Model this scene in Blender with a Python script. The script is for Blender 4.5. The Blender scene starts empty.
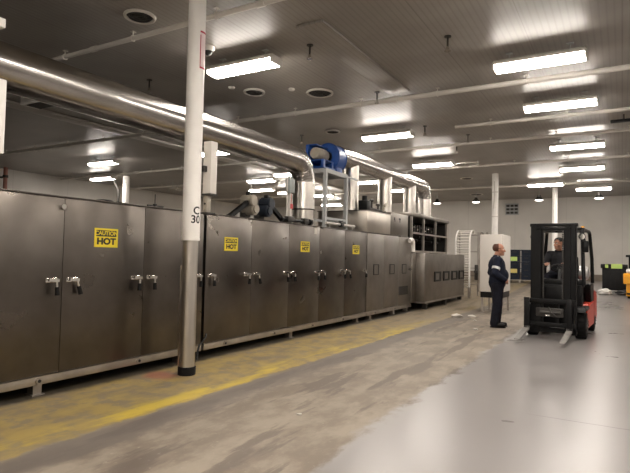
import bpy, bmesh, math, random
from mathutils import Vector, Matrix, Euler
random.seed(7)
PI = math.pi
SC = bpy.context.scene
COL = SC.collection
DG = bpy.context.evaluated_depsgraph_get

# ------------------------------------------------------------------ materials
def mat(name, color, rough=0.5, metal=0.0, noise=0.0, nscale=6.0, bump=0.0, bscale=30.0, stretch=(1, 1, 1), color2=None, emit=0.0, rnoise=0.0):
    m = bpy.data.materials.new(name); m.use_nodes = True
    nt = m.node_tree; N = nt.nodes; L = nt.links
    b = N['Principled BSDF']
    b.inputs['Base Color'].default_value = (*color, 1)
    b.inputs['Roughness'].default_value = rough
    b.inputs['Metallic'].default_value = metal
    if emit:
        b.inputs['Emission Color'].default_value = (*color, 1)
        b.inputs['Emission Strength'].default_value = emit
    if noise or bump or rnoise:
        tc = N.new('ShaderNodeTexCoord'); mp = N.new('ShaderNodeMapping')
        mp.inputs['Scale'].default_value = stretch
        L.new(tc.outputs['Object'], mp.inputs['Vector'])
    if noise or rnoise:
        n = N.new('ShaderNodeTexNoise'); n.inputs['Scale'].default_value = nscale
        n.inputs['Detail'].default_value = 6
        L.new(mp.outputs[0], n.inputs['Vector'])
    if noise:
        c2 = color2 or tuple(c * (1 - noise) for c in color)
        mx = N.new('ShaderNodeMix'); mx.data_type = 'RGBA'
        mx.inputs['A'].default_value = (*color, 1); mx.inputs['B'].default_value = (*c2, 1)
        rp = N.new('ShaderNodeMapRange'); rp.inputs['From Min'].default_value = .35; rp.inputs['From Max'].default_value = .68
        L.new(n.outputs['Fac'], rp.inputs['Value']); L.new(rp.outputs[0], mx.inputs['Factor'])
        L.new(mx.outputs['Result'], b.inputs['Base Color'])
    if rnoise:
        rr = N.new('ShaderNodeMapRange'); rr.inputs['To Min'].default_value = max(.03, rough - rnoise); rr.inputs['To Max'].default_value = rough + rnoise
        rr.inputs['From Min'].default_value = .3; rr.inputs['From Max'].default_value = .7
        L.new(n.outputs['Fac'], rr.inputs['Value']); L.new(rr.outputs[0], b.inputs['Roughness'])
    if bump:
        n2 = N.new('ShaderNodeTexNoise'); n2.inputs['Scale'].default_value = bscale; n2.inputs['Detail'].default_value = 3
        L.new(mp.outputs[0], n2.inputs['Vector'])
        bp = N.new('ShaderNodeBump'); bp.inputs['Strength'].default_value = bump; bp.inputs['Distance'].default_value = .02
        L.new(n2.outputs['Fac'], bp.inputs['Height']); L.new(bp.outputs[0], b.inputs['Normal'])
    return m

M = {}
M['oven'] = mat('oven_steel', (.155, .137, .121), .33, 1, .28, 2.2, .10, 1.6, rnoise=.08)
M['oven_dark'] = mat('oven_shadow_gap', (.03, .028, .026), .6, .5)
M['sill'] = mat('sill_steel', (.50, .46, .42), .42, 1, .25, 4)
M['oven_pale'] = mat('pale_steel', (.30, .275, .25), .38, 1, .25, 2.5, .08, 2)
M['oven_box'] = mat('box_steel', (.62, .57, .51), .36, 1, .2, 2.5, .15, 2)
M['duct'] = mat('duct_steel', (.50, .475, .45), .27, 1, .10, 3)
M['riser'] = mat('riser_steel', (.72, .68, .63), .30, 1, .1, 3)
M['chrome'] = mat('chrome', (.8, .78, .75), .18, 1)
M['clad'] = mat('column_cladding', (.60, .56, .51), .34, 1, .15, 3, stretch=(6, 6, .4))
M['white'] = mat('white_paint', (.90, .87, .83), .45, 0, .05, 5)
M['offwhite'] = mat('offwhite_paint', (.66, .62, .57), .5, 0, .08, 4)
M['cabinet'] = mat('cabinet_enamel', (.70, .66, .61), .4, 0, .05, 2)
M['greypaint'] = mat('grey_paint', (.42, .43, .43), .45, 0, .1, 5)
M['greygreen'] = mat('grey_green_paint', (.30, .33, .32), .45)
M['black'] = mat('black_paint', (.006, .006, .0065), .42, 0, .2, 8)
M['rubber'] = mat('black_rubber', (.009, .0085, .0085), .75, 0, .3, 12)
M['darksteel'] = mat('dark_steel', (.085, .08, .075), .45, .8, .3, 6)
M['forksteel'] = mat('fork_steel', (.34, .325, .305), .5, .4, .3, 8)
M['blue'] = mat('blue_enamel', (.012, .07, .30), .38, 0, .25, 6)
M['motor'] = mat('tan_motor_paint', (.38, .34, .28), .5, .2, .2, 8)
M['darkblue'] = mat('dark_blue_paint', (.013, .018, .028), .45)
M['red'] = mat('red_enamel', (.55, .045, .02), .36, 0, .12, 5)
M['redmark'] = mat('red_ink', (.45, .02, .06), .5)
M['redtag'] = mat('red_tag', (.55, .06, .06), .5)
M['pinkpaper'] = mat('pale_label', (.80, .66, .66), .5)
M['yellow'] = mat('caution_yellow', (.78, .62, .03), .5)
M['ink'] = mat('black_ink', (.01, .01, .01), .5)
M['machineyellow'] = mat('machine_yellow', (.80, .36, .012), .42, 0, .1, 5)
M['rustpipe'] = mat('rust_red_pipe', (.40, .17, .13), .5, 0, .3, 5)
M['navy'] = mat('navy_cloth', (.013, .016, .031), .85, 0, .3, 14, .3, 40)
M['trouser'] = mat('dark_trouser_cloth', (.012, .013, .021), .85, 0, .3, 14, .3, 40)
M['driverjacket'] = mat('driver_jacket_cloth', (.015, .015, .018), .8, 0, .3, 14, .3, 40)
M['skin'] = mat('skin', (.46, .22, .14), .5, 0, .12, 9)
M['hairred'] = mat('reddish_hair', (.10, .035, .018), .7, 0, .4, 40, .3, 120)
M['hairblack'] = mat('black_hair', (.010, .008, .007), .65, 0, .3, 40, .3, 120)
M['stripe'] = mat('reflective_grey', (.62, .62, .60), .45)
M['eye'] = mat('eye_white', (.75, .72, .68), .3)
M['iris'] = mat('iris_dark', (.02, .013, .01), .2)
M['lip'] = mat('lip', (.34, .12, .09), .5)
M['shoe'] = mat('black_shoe_leather', (.012, .011, .011), .45)
M['crate'] = mat('crate_plastic', (.012, .018, .032), .5, 0, .2, 6)
M['bin'] = mat('black_bin_plastic', (.012, .012, .013), .5, 0, .2, 6)
M['limelabel'] = mat('lime_label', (.50, .68, .18), .6)
M['yellowlabel'] = mat('yellow_label', (.62, .52, .16), .6)
M['bagwhite'] = mat('white_film', (.72, .70, .67), .35, 0, .1, 9, .4, 20)
M['bagblack'] = mat('black_film', (.015, .015, .016), .35, 0, .1, 9, .4, 20)
M['pallet'] = mat('pale_pallet', (.55, .50, .43), .7, 0, .25, 8)
M['paper'] = mat('paper_scrap', (.55, .52, .47), .7)
M['glass'] = mat('dark_window', (.05, .05, .05), .12, 0, .2, 4)
M['louver'] = mat('louver_grey', (.30, .28, .26), .5)
M['silver'] = mat('silver_tank_paint', (.62, .61, .60), .3, .6)
M['ventdark'] = mat('vent_dark', (.03, .028, .026), .6)
LAMP = 61.0
def lamp_mat(name, col, s):
    return mat(name, col, .4, 0, emit=s)
for k_ in ('black', 'rubber', 'bin', 'crate', 'navy', 'trouser', 'driverjacket', 'shoe'):
    M[k_].node_tree.nodes['Principled BSDF'].inputs['Specular IOR Level'].default_value = .2
def aniso(m, axis, amt):
    nt = m.node_tree; t = nt.nodes.new('ShaderNodeTangent'); t.direction_type = 'RADIAL'; t.axis = axis
    b = nt.nodes['Principled BSDF']; b.inputs['Anisotropic'].default_value = amt; b.inputs['Anisotropic Rotation'].default_value = .25; nt.links.new(t.outputs[0], b.inputs['Tangent'])
aniso(M['duct'], 'Y', .75); aniso(M['riser'], 'Z', .6); aniso(M['clad'], 'Z', .6)
M['lens'] = lamp_mat('glowing_lens', (1.0, .92, .83), LAMP)
M['lensdim'] = lamp_mat('lamp_bowl_glow', (1.0, .93, .84), 5.0)

# ------------------------------------------------------------------ mesh builder
def world_loc(o):
    v = Vector((0, 0, 0))
    while o: v += o.location; o = o.parent
    return v

class MB:
    def __init__(s): s.bm = bmesh.new(); s.done = []
    def nxt(s):
        """start a separate piece: build() makes every piece an object of its own"""
        if len(s.bm.verts): s.done.append(s.bm); s.bm = bmesh.new()
        return s
    def _add(s, t, mi, M4=None):
        if M4 is not None: bmesh.ops.transform(t, matrix=M4, verts=t.verts)
        for f in t.faces: f.material_index = mi
        me = bpy.data.meshes.new('tmp'); t.to_mesh(me); t.free()
        s.bm.from_mesh(me); bpy.data.meshes.remove(me); return s
    def box(s, x0, x1, y0, y1, z0, z1, mi=0, bev=0.0, rot=None, seg=2):
        t = bmesh.new(); bmesh.ops.create_cube(t, size=1)
        c = Vector(((x0+x1)/2, (y0+y1)/2, (z0+z1)/2))
        bmesh.ops.scale(t, vec=(abs(x1-x0), abs(y1-y0), abs(z1-z0)), verts=t.verts)
        if bev: bmesh.ops.bevel(t, geom=list(t.edges), offset=bev, segments=seg, affect='EDGES', profile=.5)
        m = Matrix.Translation(c)
        if rot: m = m @ Euler(rot).to_matrix().to_4x4()
        return s._add(t, mi, m)
    def cyl(s, p0, p1, r0, r1=None, n=20, mi=0, bev=0.0):
        p0, p1 = Vector(p0), Vector(p1); r1 = r0 if r1 is None else r1
        d = p1 - p0; t = bmesh.new()
        bmesh.ops.create_cone(t, cap_ends=True, segments=n, radius1=r0, radius2=r1, depth=d.length)
        if bev:
            es = [e for e in t.edges if any(len(f.verts) > 4 for f in e.link_faces)]
            bmesh.ops.bevel(t, geom=es, offset=bev, segments=2, affect='EDGES')
        m = Matrix.Translation((p0+p1)/2) @ d.to_track_quat('Z', 'Y').to_matrix().to_4x4()
        return s._add(t, mi, m)
    def sphere(s, c, r, sc=(1, 1, 1), mi=0, u=20, v=12, rot=None):
        t = bmesh.new(); bmesh.ops.create_uvsphere(t, u_segments=u, v_segments=v, radius=r)
        m = Matrix.Translation(Vector(c))
        if rot: m = m @ Euler(rot).to_matrix().to_4x4()
        m = m @ Matrix.Diagonal((*sc, 1))
        return s._add(t, mi, m)
    def ring(s, c, axis, R, r, n=28, k=8, mi=0):
        t = bmesh.new(); vs = []
        for i in range(n):
            a = 2*PI*i/n
            vs.append([t.verts.new(((R+r*math.cos(2*PI*j/k))*math.cos(a), (R+r*math.cos(2*PI*j/k))*math.sin(a), r*math.sin(2*PI*j/k))) for j in range(k)])
        for i in range(n):
            for j in range(k):
                t.faces.new((vs[i][j], vs[(i+1) % n][j], vs[(i+1) % n][(j+1) % k], vs[i][(j+1) % k]))
        m = Matrix.Translation(Vector(c)) @ Vector(axis).to_track_quat('Z', 'Y').to_matrix().to_4x4()
        return s._add(t, mi, m)
    def tube(s, pts, r, n=12, mi=0, caps=True, radii=None):
        pts = [Vector(p) for p in pts]; t = bmesh.new(); rows = []
        up = None
        for i, p in enumerate(pts):
            if i == 0: d = pts[1]-p
            elif i == len(pts)-1: d = p-pts[i-1]
            else: d = (pts[i+1]-p).normalized() + (p-pts[i-1]).normalized()
            d.normalize()
            if up is None:
                up = Vector((0, 0, 1)) if abs(d.z) < .9 else Vector((1, 0, 0))
            a = d.cross(up).normalized(); b = a.cross(d).normalized(); up = b
            k = 1.0
            if 0 < i < len(pts)-1:
                c = (pts[i+1]-p).normalized().dot((p-pts[i-1]).normalized()); k = 1/max(.5, math.sqrt((1+c)/2))
            rr = radii[i] if radii else r
            rows.append([t.verts.new(p + a*rr*math.cos(2*PI*j/n) + b*rr*math.sin(2*PI*j/n)) for j in range(n)])
        for i in range(len(rows)-1):
            for j in range(n):
                t.faces.new((rows[i][j], rows[i][(j+1) % n], rows[i+1][(j+1) % n], rows[i+1][j]))
        if caps:
            t.faces.new(rows[0][::-1]); t.faces.new(rows[-1])
        bmesh.ops.recalc_face_normals(t, faces=t.faces)
        return s._add(t, mi)
    def bar(s, p0, p1, w, h, mi=0):
        p0, p1 = Vector(p0), Vector(p1); d = p1-p0
        t = bmesh.new(); bmesh.ops.create_cube(t, size=1)
        bmesh.ops.scale(t, vec=(w, h, d.length), verts=t.verts)
        m = Matrix.Translation((p0+p1)/2) @ d.to_track_quat('Z', 'Y').to_matrix().to_4x4()
        return s._add(t, mi, m)
    def prism(s, poly, axis, a0, a1, mi=0, bev=0.0):
        """poly: 2D points in the plane perpendicular to axis ('x': (y,z), 'y': (x,z), 'z': (x,y))"""
        t = bmesh.new()
        def P(u, v, a): return {'x': (a, u, v), 'y': (u, a, v), 'z': (u, v, a)}[axis]
        A = [t.verts.new(P(u, v, a0)) for u, v in poly]; B = [t.verts.new(P(u, v, a1)) for u, v in poly]
        t.faces.new(A); t.faces.new(B[::-1]); n = len(poly)
        for i in range(n): t.faces.new((A[i], B[i], B[(i+1) % n], A[(i+1) % n]))
        bmesh.ops.recalc_face_normals(t, faces=t.faces)
        if bev: bmesh.ops.bevel(t, geom=list(t.edges), offset=bev, segments=2, affect='EDGES')
        return s._add(t, mi)
    def text(s, string, size, fn, mi=0, depth=.002, bold=.02):
        cu = bpy.data.curves.new('t', 'FONT'); cu.body = string; cu.size = size; cu.align_x = 'CENTER'; cu.align_y = 'CENTER'
        cu.extrude = depth; cu.offset = size*bold
        o = bpy.data.objects.new('t', cu); COL.objects.link(o)
        me = bpy.data.meshes.new_from_object(o.evaluated_get(DG()))
        bpy.data.objects.remove(o); bpy.data.curves.remove(cu)
        t = bmesh.new(); t.from_mesh(me); bpy.data.meshes.remove(me)
        bmesh.ops.subdivide_edges(t, edges=[e for e in t.edges if e.calc_length() > size*.3], cuts=2)
        for v in t.verts: v.co = Vector(fn(*v.co))
        return s._add(t, mi)
    def build(s, name, mats, parent=None, origin=None, smooth=38, world=True):
        mats = mats if isinstance(mats, (list, tuple)) else [mats]
        if s.done:
            s.nxt(); out = []
            for q in s.done:
                b_ = MB(); b_.bm = q; out.append(b_.build(name, mats, parent, origin, smooth, world))
            return out
        off = Vector((0, 0, 0))
        if parent and world: off = world_loc(parent)
        if origin: off = Vector(origin)
        bmesh.ops.translate(s.bm, vec=-off, verts=s.bm.verts)
        ang = math.radians(smooth)
        for f in s.bm.faces: f.smooth = True
        for e in s.bm.edges:
            if len(e.link_faces) == 2 and e.calc_face_angle(0) > ang: e.smooth = False
        me = bpy.data.meshes.new(name); s.bm.to_mesh(me); s.bm.free()
        for m in mats: me.materials.append(M[m] if isinstance(m, str) else m)
        o = bpy.data.objects.new(name, me); COL.objects.link(o)
        if parent: o.parent = parent
        if origin and not parent: o.location = origin
        return o

def tag(o, label, cat=None, group=None):
    o['label'] = label
    if cat: o['category'] = cat
    if group: o['group'] = group
    return o
def thing(name, label, cat, loc, group=None, rotz=0):
    o = bpy.data.objects.new(name, None); COL.objects.link(o); o.empty_display_size = .1
    o.location = loc; o.rotation_euler = (0, 0, rotz)
    return tag(o, label, cat, group)
def struct(o): o['kind'] = 'structure'; return o
def plabel(o, t):
    for q in (o if isinstance(o, list) else [o]): q['label'] = t
    return o
def dup(root, loc, label, rotz=None):
    kids = {}
    for c in bpy.data.objects:
        if c.parent: kids.setdefault(c.parent, []).append(c)
    def cp(o, p):
        c = o.copy(); COL.objects.link(c)
        if p: c.parent = p
        for k in kids.get(o, []): cp(k, c)
        return c
    r = cp(root, None); r.location = loc; r['label'] = label
    if rotz is not None: r.rotation_euler.z = rotz
    return r

# ------------------------------------------------------------------ room
XL, XR, YN, YF, ZC = -20.9, 10.0, -7.0, 28.8, 4.6
def zf(y): return max(0.0, (y-17.0)*.046)          # the slab rises gently towards the far wall

def floor_mat():
    m = bpy.data.materials.new('concrete_floor'); m.use_nodes = True
    nt = m.node_tree; N = nt.nodes; L = nt.links; b = N['Principled BSDF']
    tc = N.new('ShaderNodeTexCoord'); sp = N.new('ShaderNodeSeparateXYZ'); L.new(tc.outputs['Object'], sp.inputs[0])
    def noise(sc, det=6, st=(1, 1, 1), rough=.6):
        mp = N.new('ShaderNodeMapping'); mp.inputs['Scale'].default_value = st; L.new(tc.outputs['Object'], mp.inputs[0])
        n = N.new('ShaderNodeTexNoise'); n.inputs['Scale'].default_value = sc; n.inputs['Detail'].default_value = det; n.inputs['Roughness'].default_value = rough
        L.new(mp.outputs[0], n.inputs['Vector']); return n.outputs['Fac']
    def rng(v, a, c, lo=0, hi=1, smooth=True):
        r = N.new('ShaderNodeMapRange'); r.interpolation_type = 'SMOOTHSTEP' if smooth else 'LINEAR'
        for k, x in zip(('From Min', 'From Max', 'To Min', 'To Max'), (a, c, lo, hi)): r.inputs[k].default_value = x
        L.new(v, r.inputs['Value']); return r.outputs[0]
    def ma(op, a, c):
        r = N.new('ShaderNodeMath'); r.operation = op
        for i, v in enumerate((a, c)):
            if isinstance(v, (int, float)): r.inputs[i].default_value = v
            else: L.new(v, r.inputs[i])
        return r.outputs[0]
    def mix(f, a, c):
        r = N.new('ShaderNodeMix'); r.data_type = 'RGBA'
        if isinstance(f, float): r.inputs['Factor'].default_value = f
        else: L.new(f, r.inputs['Factor'])
        for k, v in (('A', a), ('B', c)):
            if isinstance(v, tuple): r.inputs[k].default_value = (*v, 1)
            else: L.new(v, r.inputs[k])
        return r.outputs['Result']
    n1 = noise(1.1); n2 = noise(5, 8); n3 = noise(.45, 5); nstr = noise(1.2, 7, (3.0, .55, 1)); nf = noise(22, 4)
    nmid = noise(2.1, 8, (1.6, .8, 1), .65)
    xj = ma('ADD', sp.outputs['X'], ma('MULTIPLY', ma('SUBTRACT', n2, .5), .22))
    xe = ma('ADD', sp.outputs['X'], ma('MULTIPLY', ma('SUBTRACT', nmid, .5), .5))
    # bare brown concrete
    brown = mix(rng(nmid, .38, .62), (.175, .142, .109), (.285, .242, .192))
    brown = mix(rng(nstr, .52, .60, 0, .72), brown, (.115, .092, .076))
    brown = mix(rng(nf, .6, .75, 0, .35), brown, (.42, .37, .31))
    band = ma('MULTIPLY', rng(xe, -3.7, -3.6), rng(xe, -3.4, -3.2, 1, 0))
    brown = mix(ma('MULTIPLY', band, .75), brown, (.135, .115, .10))
    # worn yellow paint
    yel = mix(rng(nmid, .40, .66), (.33, .24, .078), (.225, .176, .102))
    yel = mix(rng(n2, .46, .62, 0, .85), yel, (.195, .156, .108))
    edge = ma('MULTIPLY', rng(xj, -4.12, -3.86), rng(nstr, .45, .60, .1, 1))
    yel = mix(ma('MULTIPLY', edge, .75), yel, (.56, .41, .042))
    farfade = rng(sp.outputs['Y'], 8.5, 13.5, 1, .25)
    ymask = ma('MULTIPLY', rng(xj, -3.72, -3.66, 1, 0), farfade)
    ymask = ma('MULTIPLY', ymask, rng(n2, .58, .74, 1, .45))
    c = mix(ymask, brown, yel)
    # shade under the machines, painted dark into the floor colour
    oven_shade = ma('MULTIPLY', rng(xj, -5.0, -4.86, 1, 0), rng(sp.outputs['Y'], 18.4, 18.9, 1, 0))
    c = mix(ma('MULTIPLY', oven_shade, .9), c, (.028, .025, .022))
    # faded red paint spot beside the foreground column
    vd = N.new('ShaderNodeVectorMath'); vd.operation = 'DISTANCE'; vd.inputs[1].default_value = (-4.72, 4.55, 0); L.new(tc.outputs['Object'], vd.inputs[0])
    rs = ma('MULTIPLY', rng(ma('ADD', vd.outputs['Value'], ma('MULTIPLY', ma('SUBTRACT', n2, .5), .3)), .10, .28, 1, 0), .6)
    c = mix(rs, c, (.33, .09, .06))
    # polished grey slab on the aisle side
    grey = mix(rng(n3, .15, .85), (.235, .219, .212), (.252, .236, .229))
    scr = noise(1.6, 8, (.6, 1.8, 1), .72)
    grey = mix(rng(scr, .66, .71, 0, .45), grey, (.13, .12, .115))
    gmask = rng(xe, -1.90, -1.78)
    c = mix(gmask, c, grey)
    # saw-cut joints
    y = sp.outputs['Y']; jm = 0.0
    for yj, w in ((5.4, .012), (14.1, .03), (22.5, .03)):
        d = ma('ABSOLUTE', ma('SUBTRACT', ma('ADD', y, ma('MULTIPLY', n2, .02)), yj), 0)
        k = rng(d, w*.5, w, 1, 0); jm = k if isinstance(jm, float) else ma('MAXIMUM', jm, k)
    jm = ma('MULTIPLY', jm, rng(sp.outputs['X'], -.9, -.5))
    c = mix(ma('MULTIPLY', jm, .7), c, (.06, .055, .05))
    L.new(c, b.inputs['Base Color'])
    rg = ma('ADD', rng(n3, .1, .9, .24, .34, False), 0.0)
    rb = rng(nmid, .3, .7, .48, .72, False)
    rr = N.new('ShaderNodeMix'); L.new(gmask, rr.inputs['Factor']); L.new(rb, rr.inputs['A']); L.new(rg, rr.inputs['B'])
    L.new(rr.outputs['Result'], b.inputs['Roughness'])
    bp = N.new('ShaderNodeBump'); bp.inputs['Strength'].default_value = .07; bp.inputs['Distance'].default_value = .01
    L.new(n1, bp.inputs['Height']); L.new(bp.outputs[0], b.inputs['Normal'])
    return m

def ribbed_mat(name, c1, c2, rib, axis_scale, rough, joint=1.15):
    """insulated sheet panels: fine ribs and wider joints along one axis"""
    m = bpy.data.materials.new(name); m.use_nodes = True
    nt = m.node_tree; N = nt.nodes; L = nt.links; b = N['Principled BSDF']
    tc = N.new('ShaderNodeTexCoord'); sp = N.new('ShaderNodeSeparateXYZ'); L.new(tc.outputs['Object'], sp.inputs[0])
    def saw(period, w):
        a = N.new('ShaderNodeMath'); a.operation = 'PINGPONG'; a.inputs[1].default_value = period/2
        L.new(sp.outputs[axis_scale], a.inputs[0])
        r = N.new('ShaderNodeMapRange'); r.inputs['From Min'].default_value = 0; r.inputs['From Max'].default_value = w
        r.inputs['To Min'].default_value = 1; r.inputs['To Max'].default_value = 0
        L.new(a.outputs[0], r.inputs['Value']); return r.outputs[0]
    n = N.new('ShaderNodeTexNoise'); n.inputs['Scale'].default_value = .9; n.inputs['Detail'].default_value = 6
    L.new(tc.outputs['Object'], n.inputs['Vector'])
    mr = N.new('ShaderNodeMapRange'); mr.inputs['From Min'].default_value = .35; mr.inputs['From Max'].default_value = .65
    L.new(n.outputs['Fac'], mr.inputs['Value'])
    mx = N.new('ShaderNodeMix'); mx.data_type = 'RGBA'; mx.inputs['A'].default_value = (*c1, 1); mx.inputs['B'].default_value = (*c2, 1)
    L.new(mr.outputs[0], mx.inputs['Factor'])
    out = mx.outputs['Result']
    j = saw(joint, .010)
    m2 = N.new('ShaderNodeMix'); m2.data_type = 'RGBA'; m2.inputs['B'].default_value = (*[x*.45 for x in c2], 1)
    L.new(out, m2.inputs['A']); mj = N.new('ShaderNodeMath'); mj.operation = 'MULTIPLY'; mj.inputs[1].default_value = .6
    L.new(j, mj.inputs[0]); L.new(mj.outputs[0], m2.inputs['Factor']); out = m2.outputs['Result']
    if rib:
        rb = saw(rib, rib*.22)
        m3 = N.new('ShaderNodeMix'); m3.data_type = 'RGBA'; m3.inputs['B'].default_value = (*[x*.62 for x in c2], 1)
        ms = N.new('ShaderNodeMath'); ms.operation = 'MULTIPLY'; ms.inputs[1].default_value = .38
        L.new(rb, ms.inputs[0]); L.new(out, m3.inputs['A']); L.new(ms.outputs[0], m3.inputs['Factor']); out = m3.outputs['Result']
    L.new(out, b.inputs['Base Color'])
    b.inputs['Roughness'].default_value = rough
    return m

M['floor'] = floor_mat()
M['ceiling'] = ribbed_mat('ceiling_panel', (.335, .312, .285), (.265, .243, .22), .085, 'X', .40)
M['wallx'] = ribbed_mat('wall_panel_far', (.66, .63, .585), (.60, .57, .53), 0, 'X', .55, 2.4)
M['wally'] = ribbed_mat('wall_panel_side', (.66, .63, .585), (.60, .57, .53), 0, 'Y', .55, 2.4)
M['curb'] = mat('concrete_curb', (.26, .215, .17), .75, 0, .35, 2.5)
M['strip'] = mat('ceiling_joint_cover', (.62, .585, .54), .45, 0, .08, 3)

b = MB()
t = bmesh.new()
ys = [YN-.2, 0, 4, 8, 12, 17, 20, 23, 26, YF+.2]
vv = [[t.verts.new((x, y, zf(y))) for x in (XL-.2, -10, -5, 0, 5, XR+.2)] for y in ys]
bot = [[t.verts.new((x, y, -.3)) for x in (XL-.2, XR+.2)] for y in (YN-.2, YF+.2)]
for i in range(len(ys)-1):
    for j in range(5): t.faces.new((vv[i][j], vv[i][j+1], vv[i+1][j+1], vv[i+1][j]))
t.faces.new((bot[0][0], bot[1][0], bot[1][1], bot[0][1]))
bmesh.ops.recalc_face_normals(t, faces=t.faces)
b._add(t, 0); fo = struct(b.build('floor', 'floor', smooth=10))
b = MB(); b.box(XL-.2, XR+.2, YN-.2, YF+.2, ZC, ZC+.2); struct(b.build('ceiling', 'ceiling'))
b = MB(); b.box(XL-.2, XR+.2, YF, YF+.2, -.3, ZC); struct(b.build('wall_far', 'wallx'))
b = MB(); b.box(XL-.2, XR+.2, YN-.2, YN, -.3, ZC); struct(b.build('wall_near', 'wallx'))
b = MB(); b.box(XL-.2, XL, YN, YF, -.3, ZC); struct(b.build('wall_left', 'wally'))
b = MB(); b.box(XR, XR+.2, YN, YF, -.3, ZC); struct(b.build('wall_right', 'wally'))
b = MB(); b.box(XL+.4, XR, YF-.22, YF-.001, zf(YF-.1)-.05, .83, bev=.02); struct(b.build('baseboard_far', 'curb'))
b = MB(); b.box(XL, XL+.22, YN, YF-.3, -.02, .85, bev=.02); struct(b.build('baseboard_left', 'curb'))
# ceiling joint covers running along the hall
b = MB(); b.box(-3.86, -3.44, 6.0, 9.3, ZC-.04, ZC-.0005, bev=.008); struct(b.build('trim_1', 'ceiling'))
b = MB(); b.box(3.4, 3.82, 6.0, 23.5, ZC-.05, ZC-.0005, bev=.008); struct(b.build('trim_2', 'strip'))
b = MB(); b.box(-11.6, -11.2, 3.0, 23.5, ZC-.05, ZC-.0005, bev=.008); struct(b.build('trim_3', 'strip'))

# ------------------------------------------------------------------ ceiling pipes (cross runs)
def ceiling_pipe(y, x0, x1, r, z, label):
    o = thing('ceiling_pipe', label, 'pipe', ((x0+x1)/2, y, z), 'white ceiling pipes')
    p = MB(); p.cyl((x0, y, z), (x1, y, z), r, n=14)
    k = x0+1.5
    while k < x1: p.cyl((k-.06, y, z), (k+.06, y, z), r*1.25, n=14); k += 3.1
    p.build('pipe_run', 'strip', o)
    h = MB(); k = x0+.8
    while k < x1-.2:
        if XL+.3 < k < XR-.3:
            h.nxt(); h.cyl((k, y, z), (k, y, ZC), .010, n=8); h.box(k-.03, k+.03, y-.03, y+.03, ZC-.012, ZC-.001); h.ring((k, y, z), (1, 0, 0), r*1.15, .008, 16, 6)
        k += 1.55
    plabel(h.build('pipe_hanger', 'offwhite', o), 'thin rod hangers holding the pipe')
    return o
ceiling_pipe(5.1, XL+.1, XR-.1, .035, 4.5, 'white ceiling pipe crossing nearest the camera, passing above the steel duct')
ceiling_pipe(9.45, XL+.1, XR-.1, .045, 4.49, 'white ceiling pipe crossing between the two nearest aisle lights')
ceiling_pipe(12.1, -3.35, XR-.1, .040, 4.5, 'white ceiling pipe that starts in mid-ceiling, just behind the second aisle light')
ceiling_pipe(14.0, XL+.1, XR-.1, .040, 4.5, 'white ceiling pipe crossing just before the third aisle light')
ceiling_pipe(17.5, XL+.1, XR-.1, .040, 4.5, 'white ceiling pipe crossing just before the fourth aisle light')
ceiling_pipe(22.9, XL+.1, XR-.1, .045, 4.5, 'farthest white ceiling pipe, crossing near the far columns')

# ------------------------------------------------------------------ fluorescent ceiling lights
def make_light(x, y, label, L=1.22, z=4.34):
    o = thing('ceiling_light', label, 'ceiling light', (x, y, z), 'fluorescent ceiling lights')
    h = MB()
    h.prism([(-.165, .06), (-.150, .06), (-.150, .0845), (.150, .0845), (.150, .06), (.165, .06), (.165, .10), (.12, .135), (-.12, .135), (-.165, .10)], 'x', -L/2-.02, L/2+.02)
    h.box(-L/2-.035, -L/2-.002, -.155, .155, .0, .10, bev=.012); h.box(L/2+.002, L/2+.035, -.155, .155, .0, .10, bev=.012)
    h.build('housing', 'offwhite', o, world=False)
    l = MB()
    l.prism([(-.143, .083), (-.149, .048), (-.12, .005), (-.06, -.008), (.06, -.008), (.12, .005), (.149, .048), (.143, .083)], 'x', -L/2, L/2)
    l.build('lens', 'lens', o, world=False, smooth=60)
    k = MB()
    for s in (-.42, .42):
        k.nxt(); k.cyl((s, 0, .12), (s, 0, ZC-z), .008, n=8); k.box(s-.05, s+.05, -.03, .03, ZC-z-.015, ZC-z-.001)
    k.build('hanger', 'greypaint', o, world=False)
    return o
LIGHTS = [(-1.07, 8.33, 'nearest large bright light over the aisle, at the right of the picture'),
 (-1.02, 10.85, 'second bright light over the aisle, just behind the nearest large one'),
 (-1.0, 14.95, 'third bright light over the aisle, between two cross pipes'),
 (-1.1, 18.6, 'fourth bright light over the aisle, above the forklift'),
 (-2.57, 22.1, 'bright light just above the far column behind the forklift'),
 (-1.0, 24.0, 'farthest bright light at the right, close to the far wall'),
 (-5.17, 6.52, 'large bright light right of the white column, beside the dome camera'),
 (-4.94, 11.9, 'bright light above and right of the blue blower'),
 (-5.15, 16.15, 'bright light over the end of the second duct, beside the round ceiling hoop'),
 (-15.0, 11.62, 'upper bright light of the two left of the white column'),
 (-18.2, 14.1, 'lower bright light of the two left of the white column'),
 (-12.4, 17.0, 'upper bright light of the pair seen above the gearmotors'),
 (-14.2, 19.5, 'lower bright light of the pair seen above the gearmotors'),
 (-10.45, 16.05, 'bright light just left of the duct drop, above the grey junction box'),
 (-13.5, 20.8, 'bright light low behind the duct drop, beside the red tag'),
 (-12.7, 22.4, 'bright light seen under the blower stand, upper one'),
 (-14.4, 26.6, 'bright light seen under the blower stand, lower one'),
 (-8.8, 18.95, 'bright light seen between the first and second riser under the second duct'),
 (-8.65, 21.8, 'bright light seen between the second and third riser under the second duct'),
 (-10.2, 11.8, 'bright light mostly hidden under the long duct, right of the white column')]
first = None
for x, y, lab in LIGHTS:
    if first is None: first = make_light(x, y, lab)
    else: dup(first, (x, y, 4.34), lab)
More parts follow.
